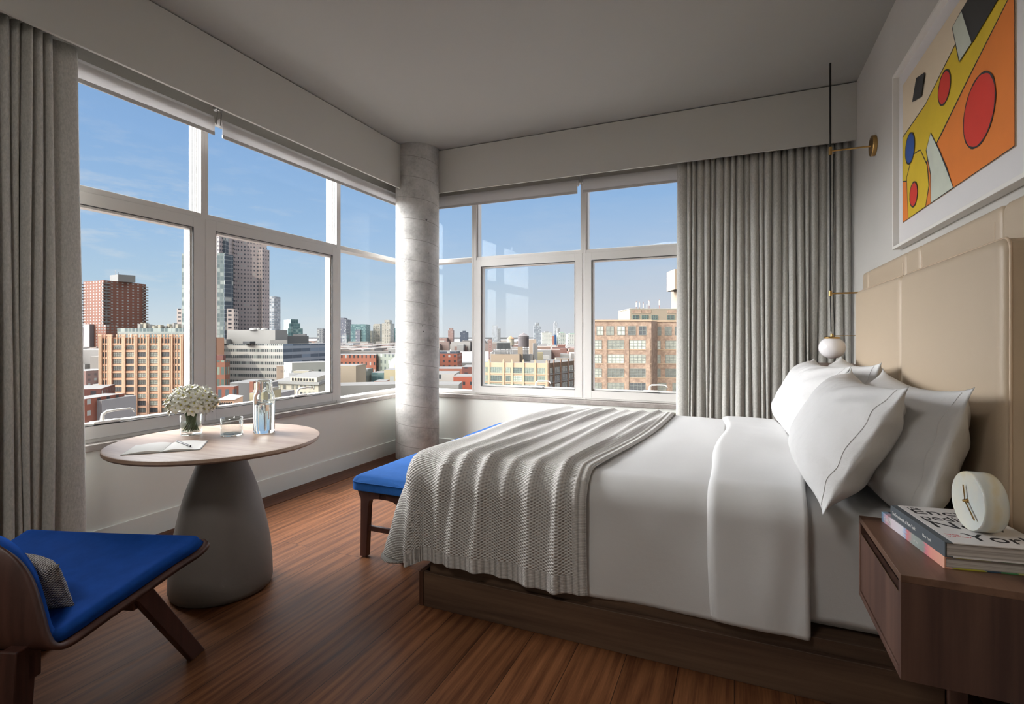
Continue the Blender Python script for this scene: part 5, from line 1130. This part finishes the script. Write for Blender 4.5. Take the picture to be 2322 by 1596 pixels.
simple('square tan lift housing under the large water tank', 1174, 1185.5, 786, 241, 3, FM['tanp']); simple('pinkish stair tower with a black opening beside the large water tank', 1200, 1216, 769, 262, 5, F('stair tower', (.60, .48, .38), (.03, .03, .03), 3.5, 50, .16, .03, 0, off=(0, .2))); simple('grey metal flue shaft beside the stair tower', 1209, 1219, 778, 248, 3, FM['steel'])
simple('small yellow roof house with one window right of the flue', 1219, 1231, 798, 258, 4, FM['yellow']); simple('steel gantry shelter on the tan building roof', 1181, 1208, 803, 247, 5, FM['steel']); simple('white domed skylight box on the tan building roof', 1203, 1238, 817, 240, 5, FM['whitep'])
# ---- right pane: mottled brick building
wB = 140; E0, E1 = place(1322, wB), place(1477, wB - 1.5); zt = height(728, wB)
Pe = [E0, E1, (E1[0] + 4, E1[1] + 26), (E0[0] - 2, E0[1] + 26)]; t = building('large mottled tan brick building with rows of windows, right back window', Pe, zt, FM['brown']); G0, G1 = place(1472, wB + 3.5), place(1640, wB + 1.5)
prism('recessed_wing', [G0, G1, (G1[0] + 4, G1[1] + 24), (G0[0], G0[1] + 24)], GZ, zt, FM['brown'], t)
def cornice(P0, P1, z, h, out, mat='brown'): m = MB(); addpr(m, *balcony(P0, P1, 0, 1, out, z, h)); m.build('string_course', FM[mat], t)
for P0, P1 in ((E0, E1), (G0, G1)): cornice(P0, P1, zt - .1, .45, .25, 'tan')
def vz(v, P0, P1, u): s, w = s_of(u, P0, P1); return s, height(v, w)
for (a, b_) in ((223, 285), (315, 385), (418, 490), (522, 593), (625, 693)):
    u0, u1 = 1300 + a / 4.2, 1300 + b_ / 4.2; s0, _ = s_of(u0, E0, E1); s1, _ = s_of(u1, E0, E1); z = height(759.5, wB); put_window(t, E0, E1, (s0 + s1) / 2, z, win_mesh(s1 - s0, 2.35, 2, 2, .10))
for (a, b_) in ((780, 835), (872, 935), (967, 1032)):
    u0, u1 = 1300 + a / 4.2, 1300 + b_ / 4.2; s0, _ = s_of(u0, G0, G1); s1, _ = s_of(u1, G0, G1); put_window(t, G0, G1, (s0 + s1) / 2, height(760, wB + 3), win_mesh(s1 - s0, 2.35, 2, 2, .10))
for r in range(5):
    v_ = 791 + 31.9 * r
    for (a, b_, nx) in ((130, 270, 4), (328, 480, 4), (535, 688, 4)):
        u0, u1 = 1300 + a / 4.2, 1300 + b_ / 4.2; s0, _ = s_of(u0, E0, E1); s1, _ = s_of(u1, E0, E1); put_window(t, E0, E1, (s0 + s1) / 2, height(v_, wB), win_mesh(s1 - s0, 2.3, nx, 3, .09))
    for (a, b_, nx) in ((742, 830, 3), (880, 1022, 4)) if r < 3 else ((742, 885, 4), (945, 1085, 4)):
        u0, u1 = 1300 + a / 4.2, 1300 + b_ / 4.2; s0, _ = s_of(u0, G0, G1); s1, _ = s_of(u1, G0, G1); put_window(t, G0, G1, (s0 + s1) / 2, height(v_ + .5, wB + 3), win_mesh(s1 - s0, 2.3, nx, 3, .09))
    cornice(E0, E1, height(v_ + 2.4, wB), .28, .08, 'tan'); cornice(G0, G1, height(v_ + 2.9, wB + 3), .28, .08, 'tan')
for u in (1371, 1421, 1469): s, w = s_of(u, E0, E1); m = MB(); fpier(m, E0, E1, s, 1.1, .22, GZ, height(768, wB)); m.build('pier', FM['brown'], t)
Ps = block(1429, 152, 1620, 153, 14); t = building('set-back upper storey of the mottled brick building with terrace windows', Ps, height(701, 152), FM['plank'], z0=zt)
for (a, b_, nx) in ((565, 625, 2), (653, 715, 3), (745, 803, 3), (895, 960, 2), (990, 1035, 2)):
    u0, u1 = 1300 + a / 4.2, 1300 + b_ / 4.2; s0, _ = s_of(u0, Ps[0], Ps[1]); s1, _ = s_of(u1, Ps[0], Ps[1]); put_window(t, Ps[0], Ps[1], (s0 + s1) / 2, height(724.5, 152), win_mesh(s1 - s0, 1.25, nx, 2, .10, frame='xframeg'))
for i, (a, b_) in enumerate(((1433, 1454), (1455, 1476), (1513, 1536))): m = MB(); s0, _ = s_of(a, Ps[0], Ps[1]); s1, _ = s_of(b_, Ps[0], Ps[1]); L = math.hypot(Ps[1][0] - Ps[0][0], Ps[1][1] - Ps[0][1]); addpr(m, *balcony(Ps[0], Ps[1], s0 / L, s1 / L, .10, height(710, 152), .95)); m.build('brick_band', FM['brown'], t)
prism('coping', shrink(Ps, 1.01), height(701, 152), height(699.6, 152), FM['orn'], t)
for k, (u, v_) in enumerate(((1443, 683), (1450.5, 684), (1459, 686), (1467, 688), (1472, 680), (1495, 679))):
    a = place(u, 154); h = height(v_, 154); z0 = height(700, 153); an = thing('antenna', 'rooftop mobile antenna on the set-back storey', 'antenna', (a[0], a[1], z0), 'row of antennas on the brick building roof')
    MB().tube([(a[0], a[1], z0), (a[0], a[1], h)], .07, 6).build('mast', FM['rust'], an); MB().box((a[0] - .16, a[1] - .25, h - 1.7), (a[0] + .16, a[1] - .1, h - .3)).build('antenna_panel', FM['whitep'], an)
t = simple('tall tan brick shaft with an overhanging tank house, at the curtain edge', 1540, 1600, 620, 158, 8, FM['tanp']); prism('overhanging_house', block(1530, 155, 1600, 155, 8), height(656, 155), height(610, 155), FM['tanp'], t); a = place(1537, 156); MB().tube([(a[0], a[1], height(701, 156)), (a[0], a[1], height(656, 156))], .11, 6).build('pipe', FM['slate'], t)
# ---- low roofs filling the distance, and hills
def roofs_mat():
    t = NT('far low roofs and walls'); r = t.n('ShaderNodeNewGeometry').outputs['Random Per Island']
    return t.pbr(t.ramp(r, [(0, (.11, .05, .04)), (.18, (.12, .11, .10)), (.35, (.17, .163, .155)), (.5, (.08, .073, .07)), (.65, (.13, .085, .065)), (.8, (.20, .195, .185)), (1, (.10, .10, .10))]), .9)
random.seed(21); m = MB()
def rb(u, w, wd, dp, z): 
    a = place(u, w); th = random.choice((.35, .35, .35 + PI / 2)); Mx_ = Matrix.Translation((a[0], a[1], 0)) @ Matrix.Rotation(th, 4, 'Z'); m.box((-wd / 2, 0, GZ), (wd / 2, dp, z), mat=Mx_)
for k in range(2600):
    u = random.uniform(120, 1600); w = 380 * (9.5 ** random.random())
    if 930 < u < 1450 and 860 < w < 1800: continue
    if 960 < u < 1160 and w < 1900: continue
    v_ = random.uniform(778, 812) if w < 1100 else random.uniform(771.5, 786)
    z = max(GZ + 5, min(height(v_, w), GZ + 42 if w < 1500 else GZ + 60)); rb(u, w, random.uniform(.6, 2.4) * w / 60, random.uniform(10, 40), z)
o = m.build('low_rooftops', roofs_mat()); o['kind'] = 'stuff'; o['label'] = 'sea of low rooftops stretching to the skyline'; o['category'] = 'rooftops'
m = MB(); n = 90
for k in range(n + 1):
    u = -200 + 2000 * k / n; a = place(u, 5200); zz = height(772.5 - 4.5 * mnoise.noise(Vector((k * .21, 3, 1))) - 2.5 * mnoise.noise(Vector((k * .7, 1, 1))), 5200); b = place(u, 6800); m.v += [(a[0], a[1], GZ), (a[0] * 1.03, a[1] * 1.03, zz), (b[0], b[1], zz * .6)]
for k in range(n): b = 3 * k; m.face((b, b + 3, b + 4, b + 1)); m.face((b + 1, b + 4, b + 5, b + 2))
structure('hills', m, xplain('distant ridge', (.30, .33, .38), .9, var=.2, nscale=.01))
# ================================================================ sky, sun, camera
sc = bpy.context.scene
w = bpy.data.worlds.new('sky'); sc.world = w; w.use_nodes = True; nt = w.node_tree; nt.nodes.clear()
SUN = Vector((-.055, -.84, .54)).normalized()
def WN(typ, ins=None, **k):
    x = nt.nodes.new(typ)
    for a, b in k.items(): setattr(x, a, b)
    for i, v in (ins or {}).items():
        if isinstance(v, bpy.types.NodeSocket): nt.links.new(v, x.inputs[i])
        else: x.inputs[i].default_value = v
    return x
def wm(op, a, b=0.0, c=0.0): return WN('ShaderNodeMath', {0: a, 1: b, 2: c}, operation=op).outputs[0]
tc = WN('ShaderNodeTexCoord').outputs['Generated']; sx = WN('ShaderNodeSeparateXYZ', {0: tc}); zz = sx.outputs[2]
rp = WN('ShaderNodeValToRGB', {0: zz}); e = rp.color_ramp.elements
stops = [(.0, (.70, .76, .78)), (.03, (.63, .73, .80)), (.09, (.45, .62, .78)), (.18, (.345, .535, .79)), (.32, (.255, .435, .73)), (.55, (.22, .36, .60)), (1.0, (.20, .32, .55))]
while len(e) < len(stops): e.new(.5)
for i, (p, c) in enumerate(stops): e[i].position = p; e[i].color = c + (1,)
# thin streaky haze, stronger towards the north-east and low down
mp = WN('ShaderNodeMapping', {0: tc, 3: (1.6, 1.6, 11)}); n1 = WN('ShaderNodeTexNoise', {'Vector': mp.outputs[0], 'Scale': 2.2, 'Detail': 5, 'Roughness': .55}).outputs[0]
mp2 = WN('ShaderNodeMapping', {0: tc, 3: (3.5, 3.5, 16), 2: (0, .12, .3)}); n2 = WN('ShaderNodeTexNoise', {'Vector': mp2.outputs[0], 'Scale': 2.6, 'Detail': 8, 'Roughness': .62}).outputs[0]
low = wm('SUBTRACT', 1.0, wm('MINIMUM', wm('DIVIDE', zz, .26), 1.0)); side = WN('ShaderNodeMapRange', {0: sx.outputs[0], 1: -.75, 2: .15, 3: 0.05, 4: 1.0}).outputs[0]
hz = wm('MULTIPLY', wm('MULTIPLY', wm('MULTIPLY_ADD', n1, 1.3, .45), low), side); hz = wm('MINIMUM', hz, .85)
cl = wm('MULTIPLY', wm('MAXIMUM', wm('SUBTRACT', n2, .50), 0), 3.6); cl = wm('MULTIPLY', cl, WN('ShaderNodeMapRange', {0: sx.outputs[0], 1: -1.0, 2: -.6, 3: 1.0, 4: .12}).outputs[0])
cl = wm('MULTIPLY', cl, WN('ShaderNodeMapRange', {0: zz, 1: .34, 2: .20, 3: 0.1, 4: 1.0}).outputs[0])
m1 = WN('ShaderNodeMix', {0: hz, 6: rp.outputs[0], 7: (.66, .65, .71, 1)}, data_type='RGBA').outputs[2]; m2 = WN('ShaderNodeMix', {0: wm('MINIMUM', cl, .7), 6: m1, 7: (.74, .76, .78, 1)}, data_type='RGBA').outputs[2]
# broad bright aureole of the sky around the sun, strengthened to light the room
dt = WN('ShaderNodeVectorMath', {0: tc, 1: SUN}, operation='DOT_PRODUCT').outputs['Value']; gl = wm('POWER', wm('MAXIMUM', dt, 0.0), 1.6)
HAL = 2.0; HIGH_FILL = 8.5; SIDE_FILL = 23.0; FILL = 36.0   # sun glow, high sky, side sky and lamp, added to brighten the room
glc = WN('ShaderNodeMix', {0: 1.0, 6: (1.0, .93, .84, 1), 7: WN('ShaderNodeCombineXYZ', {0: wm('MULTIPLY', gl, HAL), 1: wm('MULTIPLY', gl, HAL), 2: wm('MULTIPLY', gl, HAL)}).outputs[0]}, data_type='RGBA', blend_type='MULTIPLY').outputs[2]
hi = WN('ShaderNodeMapRange', {0: zz, 1: .375, 2: .52, 3: 0.0, 4: HIGH_FILL}, interpolation_type='SMOOTHSTEP').outputs[0]  # extra brightness put high in the unseen sky to light the room
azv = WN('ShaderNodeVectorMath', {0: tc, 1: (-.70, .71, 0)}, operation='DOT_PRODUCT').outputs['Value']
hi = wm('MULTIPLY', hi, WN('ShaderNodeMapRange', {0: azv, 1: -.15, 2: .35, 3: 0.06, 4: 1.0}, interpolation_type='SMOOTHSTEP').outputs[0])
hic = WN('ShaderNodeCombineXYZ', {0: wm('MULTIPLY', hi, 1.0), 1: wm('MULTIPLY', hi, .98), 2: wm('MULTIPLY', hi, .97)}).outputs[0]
# bright patch added low in the unseen west-south-west sky to light the room
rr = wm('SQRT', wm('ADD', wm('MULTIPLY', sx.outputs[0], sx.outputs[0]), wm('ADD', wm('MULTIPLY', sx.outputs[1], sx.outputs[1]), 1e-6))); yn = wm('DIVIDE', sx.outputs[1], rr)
bk = wm('MULTIPLY', WN('ShaderNodeMapRange', {0: yn, 1: .38, 2: .08, 3: 0.0, 4: SIDE_FILL}, interpolation_type='SMOOTHSTEP').outputs[0], WN('ShaderNodeMapRange', {0: sx.outputs[0], 1: -.15, 2: -.5, 3: 0.0, 4: 1.0}, interpolation_type='SMOOTHSTEP').outputs[0])
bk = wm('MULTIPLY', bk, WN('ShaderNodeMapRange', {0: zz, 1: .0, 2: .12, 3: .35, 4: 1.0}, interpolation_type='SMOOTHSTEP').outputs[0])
sfillc = WN('ShaderNodeCombineXYZ', {0: bk, 1: wm('MULTIPLY', bk, .985), 2: wm('MULTIPLY', bk, .985)}).outputs[0]
glc = WN('ShaderNodeVectorMath', {0: glc, 1: hic}, operation='ADD').outputs[0]; glc = WN('ShaderNodeVectorMath', {0: glc, 1: sfillc}, operation='ADD').outputs[0]
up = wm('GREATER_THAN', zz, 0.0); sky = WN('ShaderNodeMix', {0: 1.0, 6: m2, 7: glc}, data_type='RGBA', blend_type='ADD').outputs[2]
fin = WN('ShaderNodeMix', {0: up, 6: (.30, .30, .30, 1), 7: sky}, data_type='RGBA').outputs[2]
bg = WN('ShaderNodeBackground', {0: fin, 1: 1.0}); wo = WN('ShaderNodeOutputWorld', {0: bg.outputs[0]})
w.cycles.sampling_method = 'MANUAL'; w.cycles.sample_map_resolution = 1024
def light(name, typ, loc, energy, col=(1, 1, 1), **k):
    d = bpy.data.lights.new(name, typ); d.energy = energy; d.color = col
    for a, b in k.items(): setattr(d, a, b)
    o = bpy.data.objects.new(name, d); C.objects.link(o); o.location = loc; return o
s = light('sun', 'SUN', (0, 0, 50), 3.0, (1.0, .90, .76), angle=.009); s.rotation_euler = SUN.to_track_quat('Z', 'Y').to_euler()
def portal(loc, rot, sx_, sy_):
    o = light('daylight_portal', 'AREA', loc, 1.0, shape='RECTANGLE', size=sx_, size_y=sy_); o.rotation_euler = rot; o.data.cycles.is_portal = True
portal((-3.56, 2.95, 1.73), (0, -PI / 2, 0), 2.24, 3.95); portal((-1.45, 5.06, 1.73), (-PI / 2, 0, 0), 3.8, 2.24)
# added fill light: an unseen round ceiling fixture behind the viewpoint brightens the room
fx = thing('fill_lamp', 'round white fill lamp added out of view in the rear half of the room', 'lamp', (-1.2, -.9, 3.14))
MB().lathe([(0, 3.139), (.40, 3.139), (.41, 3.12), (.40, 3.085), (.38, 3.08)], 48, (-1.2, -.9, 0)).build('lamp_body', 'white', fx, smooth=40)
L_ = light('fill_lamp_light', 'AREA', (-1.2, -.9, 3.078), FILL, (1, .965, .92), shape='DISK', size=.74); L_.rotation_euler = (0, 0, 0)
cam = bpy.data.cameras.new('camera'); co = bpy.data.objects.new('camera', cam); C.objects.link(co); sc.camera = co
co.location = (0, 0, EYE); co.rotation_euler = (PI / 2, 0, TH); cam.sensor_fit = 'HORIZONTAL'; cam.sensor_width = 36; cam.lens = 36 * FPX / 2322
cam.shift_y = -(798 - YH) / 2322; cam.clip_start = .02; cam.clip_end = 20000
sc.view_settings.view_transform = 'Standard'; sc.view_settings.look = 'None'; sc.view_settings.gamma = 1; sc.view_settings.use_curve_mapping = False; sc.view_settings.exposure = 0.0
cy = sc.cycles; cy.use_denoising = True; cy.max_bounces = 12; cy.diffuse_bounces = 5; cy.transmission_bounces = 12; cy.use_adaptive_sampling = True; cy.adaptive_threshold = .035; cy.transparent_max_bounces = 16; cy.sample_clamp_indirect = 6; cy.caustics_refractive = True; cy.caustics_reflective = False
